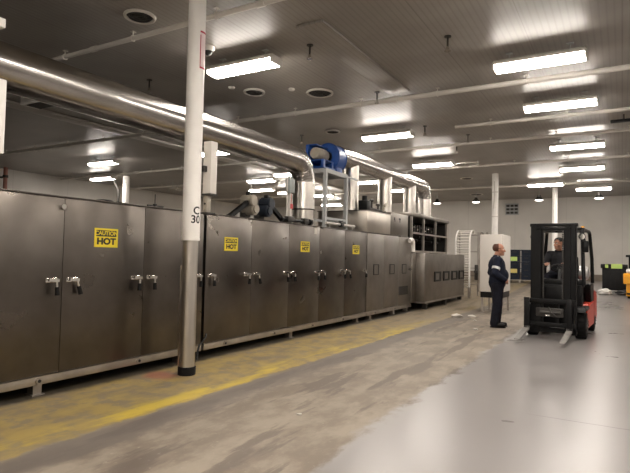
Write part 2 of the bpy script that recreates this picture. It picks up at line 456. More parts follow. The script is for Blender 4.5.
# unseen lamps of the same kind, added behind and beside the camera for brightness
for x, y in ((-1.05, 5.1), (-1.05, 3.1), (-1.05, 1.5), (-1.05, 0.0), (-1.05, -2.1), (-1.05, -4.2), (-5.15, -2.0), (3.1, 2.2), (3.1, 6.5), (3.1, 10.8), (3.1, 15.0), (3.1, 19.5), (7.2, 8.5), (7.2, 14.9), (-9.3, -1.5)):
    dup(first, (x, y, 4.34), 'added lamp of the same kind, outside the picture')

# small dome lamps at the far end
def dome_lamp(x, y, label):
    z = 4.12
    o = thing('ceiling_dome_lamp', label, 'pendant lamp', (x, y, z), 'dome lamps by the far wall')
    d = MB(); d.cyl((0, 0, .0), (0, 0, .12), .20, .09, n=24); d.cyl((0, 0, .12), (0, 0, .2), .07, n=16); d.build('shade', 'darksteel', o, world=False)
    g = MB(); g.sphere((0, 0, -.01), .17, (1, 1, .28)); g.build('bowl', 'lensdim', o, world=False)
    r = MB(); r.cyl((0, 0, .2), (0, 0, ZC-z), .012, n=8); r.build('stem', 'greypaint', o, world=False)
    return o
dome_lamp(-7.75, 25, 'small square-looking lamp near the far wall, right of the second duct end')
dome_lamp(-5.9, 25, 'small dark dome lamp left of the white cabinet column, near the far wall')
dome_lamp(-3.17, 25, 'small dark dome lamp between the wall louver and the far column')
dome_lamp(-.84, 25, 'small dome lamp at the right, above the forklift guard')

# ------------------------------------------------------------------ ceiling fittings
def round_vent(x, y, r, label):
    o = thing('ceiling_vent', label, 'ceiling vent', (x, y, ZC), 'round ceiling vents')
    v = MB(); v.ring((x, y, ZC-.022), (0, 0, 1), r, .022); v.build('rim', 'strip', o)
    c = MB()
    for k in range(1, 4): c.ring((x, y, ZC-.012-.004*k), (0, 0, 1), r*k/4, .016, 24, 6)
    c.cyl((x, y, ZC-.012), (x, y, ZC-.001), r, n=28); c.build('louver', 'ventdark', o)
round_vent(-5.55, 4.78, .19, 'round dark ceiling vent nearest the camera, upper left')
round_vent(-6.14, 8.1, .19, 'round ceiling vent just below the large light right of the column')
round_vent(-5.03, 8.71, .24, 'larger pale round ceiling vent right of the other round vent')
round_vent(-6.30, 11.6, .17, 'dark round ceiling vent above the blue blower')
round_vent(-5.23, 20.6, .22, 'dark round ceiling vent left of the far column, nearer one')
round_vent(-6.1, 25.9, .30, 'dark round ceiling vent left of the far column, near the far wall')
round_vent(-3.25, 17.9, .24, 'dark round ceiling vent just right of the far column top')
o = thing('ceiling_hoop', 'round white hoop hanging under the ceiling beside the far column', 'hoop', (-4.35, 17.1, 4.5))
h = MB(); h.ring((-4.35, 17.1, 4.5), (0, 0, 1), .36, .025); h.build('hoop_ring', 'strip', o)
h = MB(); h.cyl((-4.71, 17.1, 4.5), (-4.71, 17.1, ZC-.001), .012, n=8); h.nxt().cyl((-3.99, 17.1, 4.5), (-3.99, 17.1, ZC-.001), .012, n=8); h.build('hanger', 'greypaint', o)

def pendant(x, y, label):
    o = thing('ceiling_sprinkler', label, 'sprinkler', (x, y, ZC), 'dark sprinkler heads on the ceiling')
    s = MB(); s.cyl((x, y, ZC-.16), (x, y, ZC), .014, n=10); s.cyl((x, y, ZC-.012), (x, y, ZC-.001), .05, n=16); s.build('drop_pipe', 'darksteel', o)
    s = MB(); s.cyl((x, y, ZC-.19), (x, y, ZC-.15), .028, .02, n=12); s.cyl((x, y, ZC-.215), (x, y, ZC-.208), .045, n=14)
    for a in (-1, 1): s.bar((x+a*.03, y, ZC-.19), (x+a*.008, y, ZC-.21), .006, .006)
    s.build('deflector', 'chrome', o)
for x, y, lab in ((-7.47, 6.7, 'sprinkler head above the duct, left of the white column'),
 (-4.04, 6.67, 'sprinkler head right of the large light beside the column'),
 (-2.14, 7.3, 'sprinkler head left of the nearest aisle light'),
 (-4.05, 9.2, 'sprinkler head on the joint strip by the second cross pipe'),
 (-4.07, 12.1, 'sprinkler head behind the light above the blower'),
 (-3.96, 14.5, 'sprinkler head on the pipe before the far column, left one'),
 (-3.38, 13.4, 'sprinkler head left of the third aisle light, nearer than the far column'),
 (-7.25, 11.66, 'sprinkler head above the elbow of the long duct')):
    pendant(x, y, lab)
for x, y, lab in ((-6.37, 7.7, 'small white round ceiling fitting left of the round vents'), (-5.41, 8.3, 'small white round ceiling fitting between the round vents'),
                  (-1.6, 6.1, 'small white round ceiling fitting above the nearest aisle light')):
    c = MB(); c.cyl((x, y, ZC-.035), (x, y, ZC-.001), .055, .07, n=20, bev=.008); tag(c.build('ceiling_fitting', 'white', origin=(x, y, ZC)), lab, 'ceiling fitting', 'white ceiling fittings')
o = thing('dome_camera', 'white dome security camera on the ceiling right of the column', 'camera', (-5.45, 6.02, ZC))
c = MB(); c.cyl((-5.45, 6.02, ZC-.075), (-5.45, 6.02, ZC-.001), .085, .10, n=24, bev=.01); c.build('mount', 'white', o)
c = MB(); c.sphere((-5.45, 6.02, ZC-.075), .065); c.build('dome', 'glass', o)
o = thing('ceiling_box', 'flat white box under the ceiling behind the duct, far left', 'box', (-10.25, 6.45, ZC))
c = MB(); c.box(-10.75, -9.75, 6.25, 6.65, ZC-.17, ZC-.001, bev=.012); c.build('box_body', 'white', o)
c = MB(); c.box(-10.6, -9.9, 6.30, 6.60, ZC-.185, ZC-.171); c.build('grille', 'ventdark', o)
o = thing('ceiling_spotlight', 'small black fitting on the ceiling at the right edge', 'fitting', (-.05, 12.9, 4.5))
c = MB(); c.box(-.22, .3, 12.85, 12.95, 4.43, 4.49, bev=.01); c.build('fitting_body', 'black', o)
c = MB(); c.cyl((.03, 12.9, 4.49), (.03, 12.9, ZC-.001), .012, n=8); c.build('stem', 'black', o)

# ------------------------------------------------------------------ columns
CX, CY = -4.500, 4.752
o = thing('support_column', 'tall round column in the foreground, white above and bare steel below', 'column', (CX, CY, 0), 'round columns')
c = MB(); c.cyl((CX, CY, 1.615), (CX, CY, ZC), .106, .105, n=40); c.cyl((CX, CY, 1.60), (CX, CY, 1.635), .109, n=40, bev=.004); plabel(c.build('white_sleeve', 'white', o), 'white painted upper sleeve')
c = MB(); c.cyl((CX, CY, .07), (CX, CY, 1.60), .092, n=40)
c.box(CX-.11, CX-.085, CY-.05, CY-.02, .1, 1.3, bev=.004); plabel(c.build('steel_cladding', 'clad', o), 'brushed steel lower cladding')
c = MB(); c.cyl((CX, CY, .0), (CX, CY, .10), .105, n=40, bev=.006); plabel(c.build('base_ring', 'rubber', o), 'black rubber base ring')
def wrap(az, z0, r):
    def f(x, y, z): a = az + x/r; rr = r+z; return (CX+rr*math.cos(a), CY+rr*math.sin(a), z0+y)
    return f
c = MB(); c.text('C', .13, wrap(math.radians(-11), 1.955, .1062), 0, .0012); c.text('30', .13, wrap(math.radians(-15), 1.85, .1062), 0, .0012)
plabel(c.build('stencil', 'ink', o), 'black stencil reading C 30')
c = MB()
a0, a1, z0, z1 = -22, 40, 3.68, 4.14
def patch(bm_, aa, ab, za, zb, r, mi):
    t = bmesh.new(); n = 8
    lo = [t.verts.new((CX+r*math.cos(math.radians(aa+(ab-aa)*i/n)), CY+r*math.sin(math.radians(aa+(ab-aa)*i/n)), za)) for i in range(n+1)]
    hi = [t.verts.new((v.co.x, v.co.y, zb)) for v in lo]
    for i in range(n): t.faces.new((lo[i], lo[i+1], hi[i+1], hi[i]))
    bm_._add(t, mi)
patch(c, a0, a1, z0, z1, .1068, 0)
patch(c, a0, a0+6, z0, z1-.05, .1074, 1); patch(c, a1-6, a1, z0, z1, .1074, 1); patch(c, a0, a1, z0, z0+.022, .1074, 1); patch(c, a0, a1, z1-.022, z1, .1074, 1)
plabel(c.build('sticker', ['pinkpaper', 'redmark'], o), 'pale sticker with a red border')
# enclosure strapped to the back of the column
o = thing('cable_enclosure', 'narrow pale steel enclosure hung beside the foreground column', 'enclosure', (-4.41, 4.95, 2.18))
c = MB(); c.box(-4.47, -4.345, 4.90, 5.02, 2.185, 2.83, bev=.008); c.build('enclosure_body', 'cabinet', o)
c = MB(); c.box(-4.475, -4.34, 4.895, 5.025, 2.165, 2.184); c.build('bottom_plate', 'darksteel', o)
c = MB(); c.box(-4.46, -4.40, 4.91, 4.98, 1.95, 2.164, bev=.004); c.cyl((-4.43, 4.90, 2.06), (-4.43, 4.912, 2.06), .012, n=10, mi=1); c.build('conduit', ['motor', 'ink'], o)
c = MB(); c.box(-4.49, -4.40, 4.845, 4.90, 2.45, 2.52); c.nxt(); c.box(-4.49, -4.34, 4.855, 5.0, 1.935, 1.95); c.build('bracket', 'darksteel', o)
# enclosure at the left edge
o = thing('hanging_enclosure', 'white enclosure hanging from the ceiling at the left picture edge', 'enclosure', (-4.60, 2.45, ZC))
c = MB(); c.box(-4.70, -4.50, 2.30, 2.50, 2.25, 2.88, bev=.01); c.build('enclosure_body', 'white', o)
c = MB(); c.cyl((-4.60, 2.40, 2.88), (-4.60, 2.40, ZC-.001), .02, n=12); c.box(-4.66, -4.54, 2.40, 2.49, 3.33, 3.41, bev=.006); c.build('hanger', 'white', o)

def far_column(x, y, r, label):
    o = thing('support_column', label, 'column', (x, y, zf(y)), 'round columns')
    c = MB(); c.cyl((x, y, zf(y)-.03), (x, y, ZC-.001), r, n=28); c.build('shaft', 'white', o)
    c = MB(); c.cyl((x, y, zf(y)-.03), (x, y, zf(y)+.1), r+.015, n=28); c.build('base_ring', 'rubber', o)
    return o
fc = far_column(-4.03, 20.0, .112, 'white round column rising behind the pale cabinet')
c = MB(); c.tube([(-4.03, 19.86, 3.3), (-4.03, 19.86, 4.3)], .018, n=8); c.build('conduit', 'offwhite', fc)
c = MB(); c.cyl((-4.03, 20, 3.9), (-4.03, 20, 3.93), .122, n=24); c.nxt().cyl((-4.03, 20, 3.0), (-4.03, 20, 3.03), .122, n=24); c.build('strap', 'offwhite', fc)
far_column(-2.48, 24.5, .108, 'slim white round column behind the forklift mast')
lc = far_column(-17.9, 15.0, .135, 'white round column behind the oven, left of the foreground column')
c = MB(); c.tube([(-18.12, 14.8, 1.2), (-18.12, 14.8, 4.0), (-18.3, 14.75, 4.35), (-18.3, 14.75, 4.58)], .05, n=10); plabel(c.build('conduit', 'darksteel', lc), 'dark conduit running up its left side')
c = MB(); c.cyl((-13.9, 18.3, 3.0), (-13.9, 18.3, ZC), .035, n=10); c.cyl((-13.9, 18.3, 3.5), (-13.9, 18.3, 3.9), .05, n=10); o = tag(c.build('ceiling_pipe_stub', 'white', origin=(-13.9, 18.3, 3.0)), 'thin white pipe drop behind the oven left of the column', 'pipe')
# pipe valve beside the foreground column, on the cross pipe
VX_, VY_, VZ_ = -16.3, 16.5, 4.18
o = thing('pipe_valve', 'pale pipe valve hanging just left of the foreground column, behind the oven', 'valve', (VX_, VY_, VZ_))
c = MB(); c.cyl((VX_-.6, VY_, VZ_), (VX_+.6, VY_, VZ_), .05, n=14); c.cyl((VX_, VY_, VZ_-.09), (VX_, VY_, VZ_+.09), .09, n=14); c.build('valve_body', 'motor', o)
c = MB(); c.ring((VX_, VY_-.16, VZ_), (0, 1, 0), .1, .015, 20, 6); c.cyl((VX_, VY_-.16, VZ_), (VX_, VY_, VZ_), .015, n=8); c.bar((VX_-.1, VY_-.16, VZ_), (VX_+.1, VY_-.16, VZ_), .015, .015); c.build('hand_wheel', 'motor', o)
c = MB(); c.cyl((VX_-.45, VY_, VZ_), (VX_-.45, VY_, ZC), .012, n=8); c.nxt().cyl((VX_+.45, VY_, VZ_), (VX_+.45, VY_, ZC), .012, n=8); c.build('hanger', 'greypaint', o)

# left wall: rust red riser pipe
o = thing('riser_pipe', 'rust red vertical pipe on the left wall, far left', 'pipe', (XL+.35, 11.5, 0))
c = MB(); c.cyl((XL+.35, 11.5, 0.0), (XL+.35, 11.5, ZC-.001), .075, n=18); c.build('pipe_run', 'rustpipe', o)
c = MB()
for z in (2.9, 4.2): c.nxt(); c.cyl((XL+.35, 11.5, z), (XL+.35, 11.5, z+.1), .10, n=18); c.box(XL+.001, XL+.3, 11.46, 11.54, z, z+.06)
c.build('clamp', 'darksteel', o)
# louver on far wall
o = thing('wall_louver', 'grey louvered vent high on the far wall behind the cabinet', 'wall vent', (-4.95, YF, 4.0))
c = MB(); c.box(-5.27, -4.63, YF-.06, YF-.001, 3.78, 4.38, bev=.01); c.build('frame', 'greypaint', o)
c = MB()
for k in range(3):
    for j in range(3):
        c.nxt().box(-5.22+j*.2, -5.06+j*.2, YF-.075, YF-.061, 3.84+k*.18, 3.95+k*.18, rot=(.25, 0, 0))
c.build('slat', 'ventdark', o)

# ------------------------------------------------------------------ ovens
XF = -5.0
PITCH = 1.071
SEAM0 = 3.42
def make_handle(y, z, side, parent, slant):
    """chrome latch plate with a dropping lever and black grip; side -1 left of seam, +1 right"""
    h = MB()
    h.box(XF-.004, XF+.014, y-.075, y+.055, z-.024, z+.024, 0, bev=.006)
    h.cyl((XF+.01, y+.01, z), (XF+.055, y+.01, z), .017, n=12)
    h.bar((XF+.05, y-.065, z+.008), (XF+.058, y+.04, z-.002), .030, .030)
    e = Vector((XF+.06, y+.018+slant, z-.15))
    a = Vector((XF+.055, y+.02, z)); m_ = a.lerp(e, .45)
    h.cyl(a, m_, .014, n=10); h.cyl(m_, e, .020, .024, n=12, mi=1)
    return plabel(h.build('handle', ['chrome', 'rubber'], parent), 'chrome latch lever with black grip')
def oven(label, y0, y1, seams, name='industrial_oven'):
    ym = (y0+y1)/2
    o = thing(name, label, 'industrial oven', (-6.0, ym, 0), 'stainless oven modules')
    b = MB(); b.box(-7.0, XF-.035, y0, y1, .2, 2.0, 0); b.box(XF-.10, XF-.034, y0+.003, y1-.003, .2, 1.99, 1); b.build('body', ['oven', 'oven_dark'], o)
    s = MB(); s.box(-7.0, XF+.012, y0, y1, .115, .195, 0, bev=.004); s.box(XF-.03, XF+.016, y0, y1, .187, .199, 0)
    sl = s.build('sill', 'sill', o)
    tp = MB(); tp.box(-7.02, XF-.004, y0, y1, 2.0, 2.015, bev=.003); tp.build('roof', 'oven', o)
    yy = y0+.45
    bl = MB()
    while yy < y1:
        bl.nxt(); bl.cyl((XF+.012, yy, .155), (XF+.026, yy, .155), .035, n=14, mi=0); bl.cyl((XF+.026, yy, .155), (XF+.032, yy, .155), .018, n=6, mi=1); yy += 1.25
    bl.build('plug', ['sill', 'ink'], o)
    return o
def oven_doors(o, seams, y_first, y_last, last_handle=True, slants=None):
    edges = [y_first]+list(seams)+[y_last]
    for i in range(len(edges)-1):
        a, c_ = edges[i], edges[i+1]
        d = MB(); d.box(XF-.033, XF, a+.0025, c_-.0025, .205, 1.99, bev=.003)
        # pressed rim on the door edge
        do = d.build('door', 'oven', o)
        if a != y_first or y_first > 5: make_handle(a+.115, 1.145, 1, do, .045 if i % 3 == 1 else 0)
        make_handle(c_-.115, 1.145, -1, do, -.012 if i % 2 == 0 else 0.008)
SA = [SEAM0+PITCH*k for k in range(-3, 2)]
oA = oven('long stainless oven section at the left, its door carrying the nearest warning sign', -1.0, 5.535, SA)
oven_doors(oA, SA, SA[0]-1.2, 5.535)
legs = [(oA, (.2, 3.23)), (None, None)]
def add_leg(o, y):
    for x in (-5.10, -6.85):
        l = MB(); l.box(x-.05, x+.05, y-.045, y+.045, .0, .116); l.box(x-.07, x+.07, y-.065, y+.065, .0, .012); l.build('leg', 'sill', o)
for y in (.3, 3.23, 5.2): add_leg(oA, y)
SB = [SEAM0+PITCH*k for k in range(3, 7)]
oB = oven('dark stainless oven section right of the foreground column with three warning signs', 5.585, 10.92, SB)
oven_doors(oB, SB, 5.585, 10.92)
for y in (7.9, 10.6): add_leg(oB, y)
st = MB(); st.box(XF, XF+.004, 8.56, 8.66, 1.86, 1.97); plabel(st.build('tag_plate', 'paper', oB), 'small white tag at the top edge')
st = MB(); st.cyl((XF, 8.80, 1.52), (XF+.02, 8.80, 1.52), .03, n=14); plabel(st.build('gauge', 'chrome', oB), 'small round bright gauge')
st = MB(); st.tube([(XF+.03, 5.60, .34), (XF+.05, 5.58, .30), (XF+.05, 5.45, .2), (XF+.05, 5.42, .12), (XF+.06, 5.40, .02)], .014, n=8); plabel(st.build('drain_hose', 'ink', oB), 'short black hose at the corner')
st = MB(); st.cyl((XF-.002, 3.42-.02, 1.90), (XF+.02, 3.42-.02, 1.90), .028, n=14); plabel(st.build('stud', 'chrome', oA), 'small round stud near the top edge')

# warning signs
def caution(yc, zc, w, h, label):
    o = thing('caution_sign', label, 'sign', (XF, yc, zc-h/2), 'yellow caution signs')
    p = MB(); p.box(XF+.0005, XF+.004, yc-w/2, yc+w/2, zc-h/2, zc+h/2, 0); 
    p.box(XF+.004, XF+.0048, yc-w/2+.022, yc+w/2-.022, zc+h*.07, zc+h*.40, 1)
    p.build('plate', ['yellow', 'ink'], o)
    def mp(z0, sx): return lambda x, y, z: (XF+.0055+z, yc+x*sx, z0+y)
    q = MB(); q.text('CAUTION', h*.30, mp(zc+h*.235, 1.05), 0, .0006); q.text('HOT', h*.46, mp(zc-h*.20, 1.2), 1, .0006, .05)
    q.build('lettering', ['yellow', 'ink'], o)
caution(3.94, 1.60, .31, .21, 'yellow caution hot sign nearest the camera, left of the foreground column')
caution(6.13, 1.595, .31, .20, 'yellow caution hot sign just right of the foreground column')
caution(8.24, 1.61, .31, .19, 'yellow caution hot sign below the duct drop')
caution(10.37, 1.60, .33, .19, 'yellow caution hot sign farthest away, beside the pale oven section')

# module C
oC = oven('paler stainless oven section between the dark ovens and the glazed cage', 10.945, 13.86, [])
for a, c_, hy in ((10.96, 11.96, 11.47), (11.96, 12.92, 12.46), (12.92, 13.86, 13.31)):
    d = MB(); d.box(XF-.033, XF, a+.0025, c_-.0025, .205, 1.99, bev=.003); do = d.build('door', 'oven_pale', oC)
    h = MB(); h.box(XF, XF+.006, hy-.15, hy+.15, 1.03, 1.28, 0)
    for yy in (hy-.15, hy+.13): h.box(XF, XF+.012, yy, yy+.022, 1.03, 1.28, 1)
    h.box(XF, XF+.012, hy-.15, hy+.15, 1.03, 1.05, 1); h.box(XF, XF+.012, hy-.15, hy+.15, 1.26, 1.28, 1)
    plabel(h.build('handle', ['oven_pale', 'ink'], do), 'recessed pull with dark rim')
g = MB(); g.box(XF, XF+.006, 12.95, 13.6, .47, .70, 0)
for k in range(6): g.box(XF+.006, XF+.012, 12.97, 13.58, .49+k*.035, .505+k*.035, 1)
g.build('vent_grille', ['darksteel', 'ink'], oC)
g = MB(); g.box(XF, XF+.02, 13.72, 13.80, 1.10, 1.18, bev=.004); g.bar((XF+.03, 13.6, 1.14), (XF+.03, 13.84, 1.14), .02, .03); g.cyl((XF, 13.76, 1.14), (XF+.04, 13.76, 1.14), .015, n=10)
plabel(g.build('latch', 'darksteel', oC), 'dark lever latch')
for y in (11.3, 12.75, 13.7): add_leg(oC, y)
o = thing('control_box', 'bright dented steel box on top of the pale oven section, left one', 'box', (-5.6, 11.65, 2.015))
c = MB(); c.box(-6.3, XF-.01, 10.95, 12.36, 2.016, 2.50, bev=.008); c.build('box_body', 'oven_box', o)
c = MB(); c.box(-6.32, XF+.005, 10.93, 12.37, 2.50, 2.52, bev=.004); c.build('lid', 'oven_pale', o)
o = thing('control_box', 'grey steel box with two small marks on top of the pale oven section, right one', 'box', (-5.6, 12.98, 2.015))
c = MB(); c.box(-6.3, XF-.01, 12.38, 13.60, 2.016, 2.585, bev=.008); c.build('box_body', 'oven_pale', o)
c = MB(); c.box(XF-.01, XF-.006, 12.58, 12.66, 2.40, 2.47, bev=.001); c.box(XF-.01, XF-.006, 12.62, 12.66, 2.36, 2.40); c.nxt().box(XF-.01, XF-.006, 12.92, 13.04, 2.42, 2.47); c.box(XF-.01, XF-.006, 12.97, 13.01, 2.36, 2.42)
plabel(c.build('bracket', 'ink', o), 'two small dark brackets')

# module D: glazed cage on a lower cabinet
o = thing('cooling_cage', 'open steel framed cage with dark inside at the far end of the oven line', 'oven cage', (-5.8, 15.6, 1.60))
f = MB(); ys = [13.92, 14.92, 16.06, 17.26]
for y in ys: f.box(XF-.06, XF, y-.035, y+.035, 1.60, 2.62)
f.box(XF-.06, XF, ys[0], ys[-1], 2.12, 2.17); f.box(XF-.06, XF, ys[0], ys[-1], 1.60, 1.66); f.build('front_frame', 'sill', o)
f = MB(); f.box(-6.55, XF+.03, ys[0]-.09, ys[-1]+.09, 2.60, 2.70, bev=.008); f.build('roof', 'oven_pale', o)
f = MB(); f.box(-6.55, -6.5, ys[0], ys[-1], 1.60, 2.6); f.box(-6.5, XF-.07, 13.90, 13.93, 1.61, 2.6); f.box(-6.5, XF-.07, 17.27, 17.30, 1.60, 2.6); f.build('back_panel', 'oven_dark', o)
f = MB()
for k in range(14):
    y = 14.1+k*.22; f.nxt(); f.cyl((-6.45, y, 1.95+.12*(k % 3)), (XF-.15, y, 1.95+.12*(k % 3)), .035, n=10)
    f.box(-5.5, -5.38, y-.05, y+.05, 2.25, 2.45, bev=.01)
f.build('roller', 'darksteel', o)
f = MB()
for k in range(9): f.nxt().sphere((-5.3, 14.2+k*.33, 2.36-.07*(k % 2)), .03, u=10, v=6)
f.build('bolt', 'chrome', o)
oD = thing('infeed_cabinet', 'low steel cabinet with four small windows below the cage', 'oven cabinet', (-5.8, 16.4, 0))
f = MB(); f.box(-6.6, -4.98, 13.88, 18.45, .23, 1.585, bev=.012); f.box(-5.1, -4.73, 14.20, 18.45, .23, 1.584, bev=.012); f.build('body', 'oven_pale', oD)
f = MB(); f.box(-6.6, -4.71, 14.22, 18.43, .19, .228); f.build('base_rail', 'sill', oD)
for y0 in (15.08, 15.98, 16.88, 17.76):
    f = MB(); y1 = y0+.55
    f.box(-4.729, -4.718, y0, y1, .79, 1.04, 0)
    for (a, c_, d, e) in ((y0-.02, y0+.06, .77, 1.06), (y1-.06, y1+.02, .77, 1.06), (y0, y1, .77, .82), (y0, y1, 1.01, 1.06)): f.box(-4.729, -4.70, a, c_, d, e, 1)
    plabel(f.build('window', ['oven_pale', 'ink'], oD), 'small window with thick black frame')
for x in (-4.85, -6.45):
    for y in (14.6, 16.5, 18.3):
        l = MB(); l.box(x-.06, x+.06, y-.06, y+.06, 0 if y < 17 else zf(y)-.01, .19); l.build('leg', 'darksteel', oD)
# white hose elbow
o = thing('white_hose', 'short white bent hose stuck between the oven and the cage', 'hose', (-4.94, 13.70, 1.62))
c = MB(); pts = [(-4.92, 13.50, 1.90), (-4.92, 13.58, 1.94)]+[(-4.92, 13.66+.1*math.sin(a), 1.84+.1*math.cos(a)) for a in (0, .5, 1.0, 1.5)]+[(-4.92, 13.77, 1.72), (-4.92, 13.78, 1.62)]
c.tube(pts, .055, n=14); c.build('hose_tube', 'white', o, smooth=70)
c = MB(); c.ring((-4.92, 13.78, 1.62), (0, 0, 1), .055, .008, 18, 6); c.build('cuff', 'offwhite', o)

# ------------------------------------------------------------------ ducts
DX, DZ, DR = -5.5, 3.32, .245
def arc_yz(yc, zc, R, n=10):
    return [(DX, yc+R*math.sin(PI/2*i/n), zc+R*math.cos(PI/2*i/n)) for i in range(n+1)]
o = thing('exhaust_duct', 'long shiny round steel duct running from the left edge to the elbow', 'duct', (DX, 5, 2.015))
d = MB(); R_ = .42; YE = 8.95
pts = [(DX, -3.0, DZ), (DX, YE-R_-.02, DZ)]
d.tube(pts, DR, n=40); d.ring((DX, .5, DZ), (0, 1, 0), DR, .006, 40, 6); d.build('duct_run', 'duct', o, smooth=60)
e = MB(); ar = arc_yz(YE-R_, DZ-R_, R_, 9)
e.tube(ar, DR, n=36, radii=[DR-.017*i/9 for i in range(10)])
for i in range(1, 9):
    q = Vector(ar[i]); dr = Vector(ar[i+1])-Vector(ar[i-1]); e.ring(q, dr, DR-.017*i/9, .008, 36, 6)
plabel(e.build('elbow', 'duct', o, smooth=50), 'ribbed ninety degree elbow')
v = MB(); v.cyl((DX, YE, DZ-R_), (DX, YE, 2.36), .228, n=36); plabel(v.build('drop_pipe', 'riser', o), 'vertical drop pipe')
v = MB(); v.cyl((DX, YE, 2.36), (DX, YE, 2.016), .215, n=36); v.build('lower_collar', 'clad', o)
v = MB(); v.ring((DX, YE, 2.36), (0, 0, 1), .229, .012, 36, 8); v.build('clamp_ring', 'darksteel', o)

D2Z, D2R = 3.70, .21
o = thing('exhaust_duct', 'second round steel duct running from the blue blower to the far elbow', 'duct', (DX, 13.5, 2.02))
d = MB(); YE2 = 16.42; R2 = .36
d.tube([(DX, 10.32, D2Z), (DX, YE2-R2, D2Z)], D2R, n=36); d.ring((DX, 12.2, D2Z), (0, 1, 0), D2R, .006, 36, 6); d.ring((DX, 14.4, D2Z), (0, 1, 0), D2R, .006, 36, 6); d.build('duct_run', 'duct', o, smooth=60)
e = MB(); ar = arc_yz(YE2-R2, D2Z-R2, R2, 8); e.tube(ar, D2R, n=36)
for i in range(1, 8):
    q = Vector(ar[i]); dr = Vector(ar[i+1])-Vector(ar[i-1]); e.ring(q, dr, D2R, .006, 36, 6)
e.build('elbow', 'duct', o, smooth=50)
for y, r, zb in ((11.10, .17, 2.53), (13.12, .185, 2.60), (15.02, .185, 2.72), (YE2, .205, 2.72)):
    v = MB(); zt = D2Z if y < 16 else D2Z-R2
    v.cyl((DX, y, zb), (DX, y, zt), r, n=32); v.ring((DX, y, zb+.05), (0, 0, 1), r+.003, .01, 30, 6)
    plabel(v.build('riser', 'riser', o), 'vertical riser pipe')

# blower
o = thing('blower', 'blue centrifugal blower with tan motor on a grey stand', 'blower', (DX, 9.9, 3.245))
BZ = 3.575
v = MB(); pts = []
for i in range(40):
    a = 2*PI*i/40; r = .295+.02*math.sin(a*.5)
    pts.append((DX+r*math.cos(a), BZ+r*math.sin(a)))
v.prism(pts, 'y', 9.90, 10.24, bev=.012); v.ring((DX, 9.90, BZ), (0, 1, 0), .295, .016, 40, 8); v.ring((DX, 10.24, BZ), (0, 1, 0), .295, .016, 40, 8)
v.cyl((DX, 10.24, BZ+.06), (DX, 10.31, D2Z-.01), .23, .205, n=32)
v.box(DX-.22, DX+.22, 9.94, 10.20, 3.25, 3.36, bev=.01)
v.build('volute', 'blue', o)
v = MB(); v.box(DX-.24, DX-.18, 9.40, 9.89, 3.27, 3.76, bev=.008); v.box(DX-.24, DX+.02, 9.40, 9.89, 3.75, 3.775, bev=.005); v.build('guard_plate', 'blue', o)
v = MB(); v.box(DX-.22, DX+.22, 9.36, 9.88, 3.262, 3.29); v.box(DX-.20, DX-.16, 9.38, 9.84, 3.29, 3.42); v.box(DX-.2, DX+.20, 9.38, 9.84, 3.42, 3.445)
v.box(DX+.15, DX+.20, 9.38, 9.47, 3.29, 3.42); v.box(DX+.15, DX+.20, 9.75, 9.84, 3.29, 3.42)
v.build('motor_pedestal', 'blue', o)
v = MB(); v.cyl((DX, 9.42, 3.575), (DX, 9.78, 3.575), .125, n=28, bev=.01)
for k in range(12):
    a = 2*PI*k/12; v.bar((DX+.127*math.cos(a), 9.48, 3.575+.127*math.sin(a)), (DX+.127*math.cos(a), 9.75, 3.575+.127*math.sin(a)), .014, .014)
v.cyl((DX, 9.35, 3.575), (DX, 9.43, 3.575), .11, .13, n=28, mi=1, bev=.01)
plabel(v.build('motor', ['motor', 'motor'], o), 'tan electric motor')
v = MB(); v.cyl((DX, 9.77, 3.575), (DX, 9.91, 3.575), .05, n=16); v.cyl((DX, 9.84, 3.575), (DX, 9.885, 3.575), .13, n=24); v.build('shaft_hub', 'black', o)
# stand
o = thing('equipment_stand', 'grey steel frame stand carrying the blue blower', 'stand', (DX, 9.9, 2.015))
v = MB(); v.box(DX-.30, DX+.28, 9.36, 9.42, 3.16, 3.235); v.box(DX-.30, DX+.28, 10.30, 10.36, 3.16, 3.235); v.box(DX+.22, DX+.28, 9.36, 10.36, 3.16, 3.235); v.box(DX-.30, DX-.24, 9.36, 10.36, 3.16, 3.235)
v.box(DX-.30, DX+.28, 9.36, 10.36, 3.236, 3.245); v.box(DX+.24, DX+.27, 10.36, 10.88, 3.19, 3.22)
v.build('top_frame', 'greypaint', o)
for x in (DX-.27, DX+.25):
    for y in (9.39, 10.33):
        l = MB(); l.box(x-.035, x+.035, y-.035, y+.035, 2.016, 3.16); l.box(x-.07, x+.07, y-.07, y+.07, 2.016, 2.03); l.build('leg', 'greypaint', o)
v = MB(); v.box(DX+.24, DX+.27, 9.42, 10.30, 2.20, 2.25); v.nxt().box(DX-.28, DX-.25, 9.42, 10.30, 2.20, 2.25); v.nxt().box(DX-.23, DX+.21, 10.32, 10.34, 2.2, 2.25); v.build('brace', 'greypaint', o)

# things on the oven roof
o = thing('junction_box', 'grey green junction box on a pale upright left of the duct drop', 'electrical box', (-5.33, 8.2, 2.015))
v = MB(); v.box(-5.36, -5.30, 8.17, 8.23, 2.016, 2.62); v.cyl((-5.34, 8.12, 2.016), (-5.34, 8.12, 2.9), .012, n=8); v.build('upright', 'offwhite', o)
v = MB(); v.box(-5.38, -5.27, 8.12, 8.28, 2.60, 2.86, bev=.01); v.cyl((-5.32, 8.16, 2.86), (-5.32, 8.16, 2.93), .018, n=10); v.cyl((-5.32, 8.24, 2.86), (-5.32, 8.24, 2.91), .018, n=10); v.build('box_body', 'greygreen', o)
v = MB(); v.box(-5.296, -5.290, 8.17, 8.25, 2.31, 2.40, bev=.002); v.cyl((-5.292, 8.21, 2.40), (-5.30, 8.21, 2.60), .004, n=6); plabel(v.build('hanging_tag', 'redtag', o), 'red hanging tag')

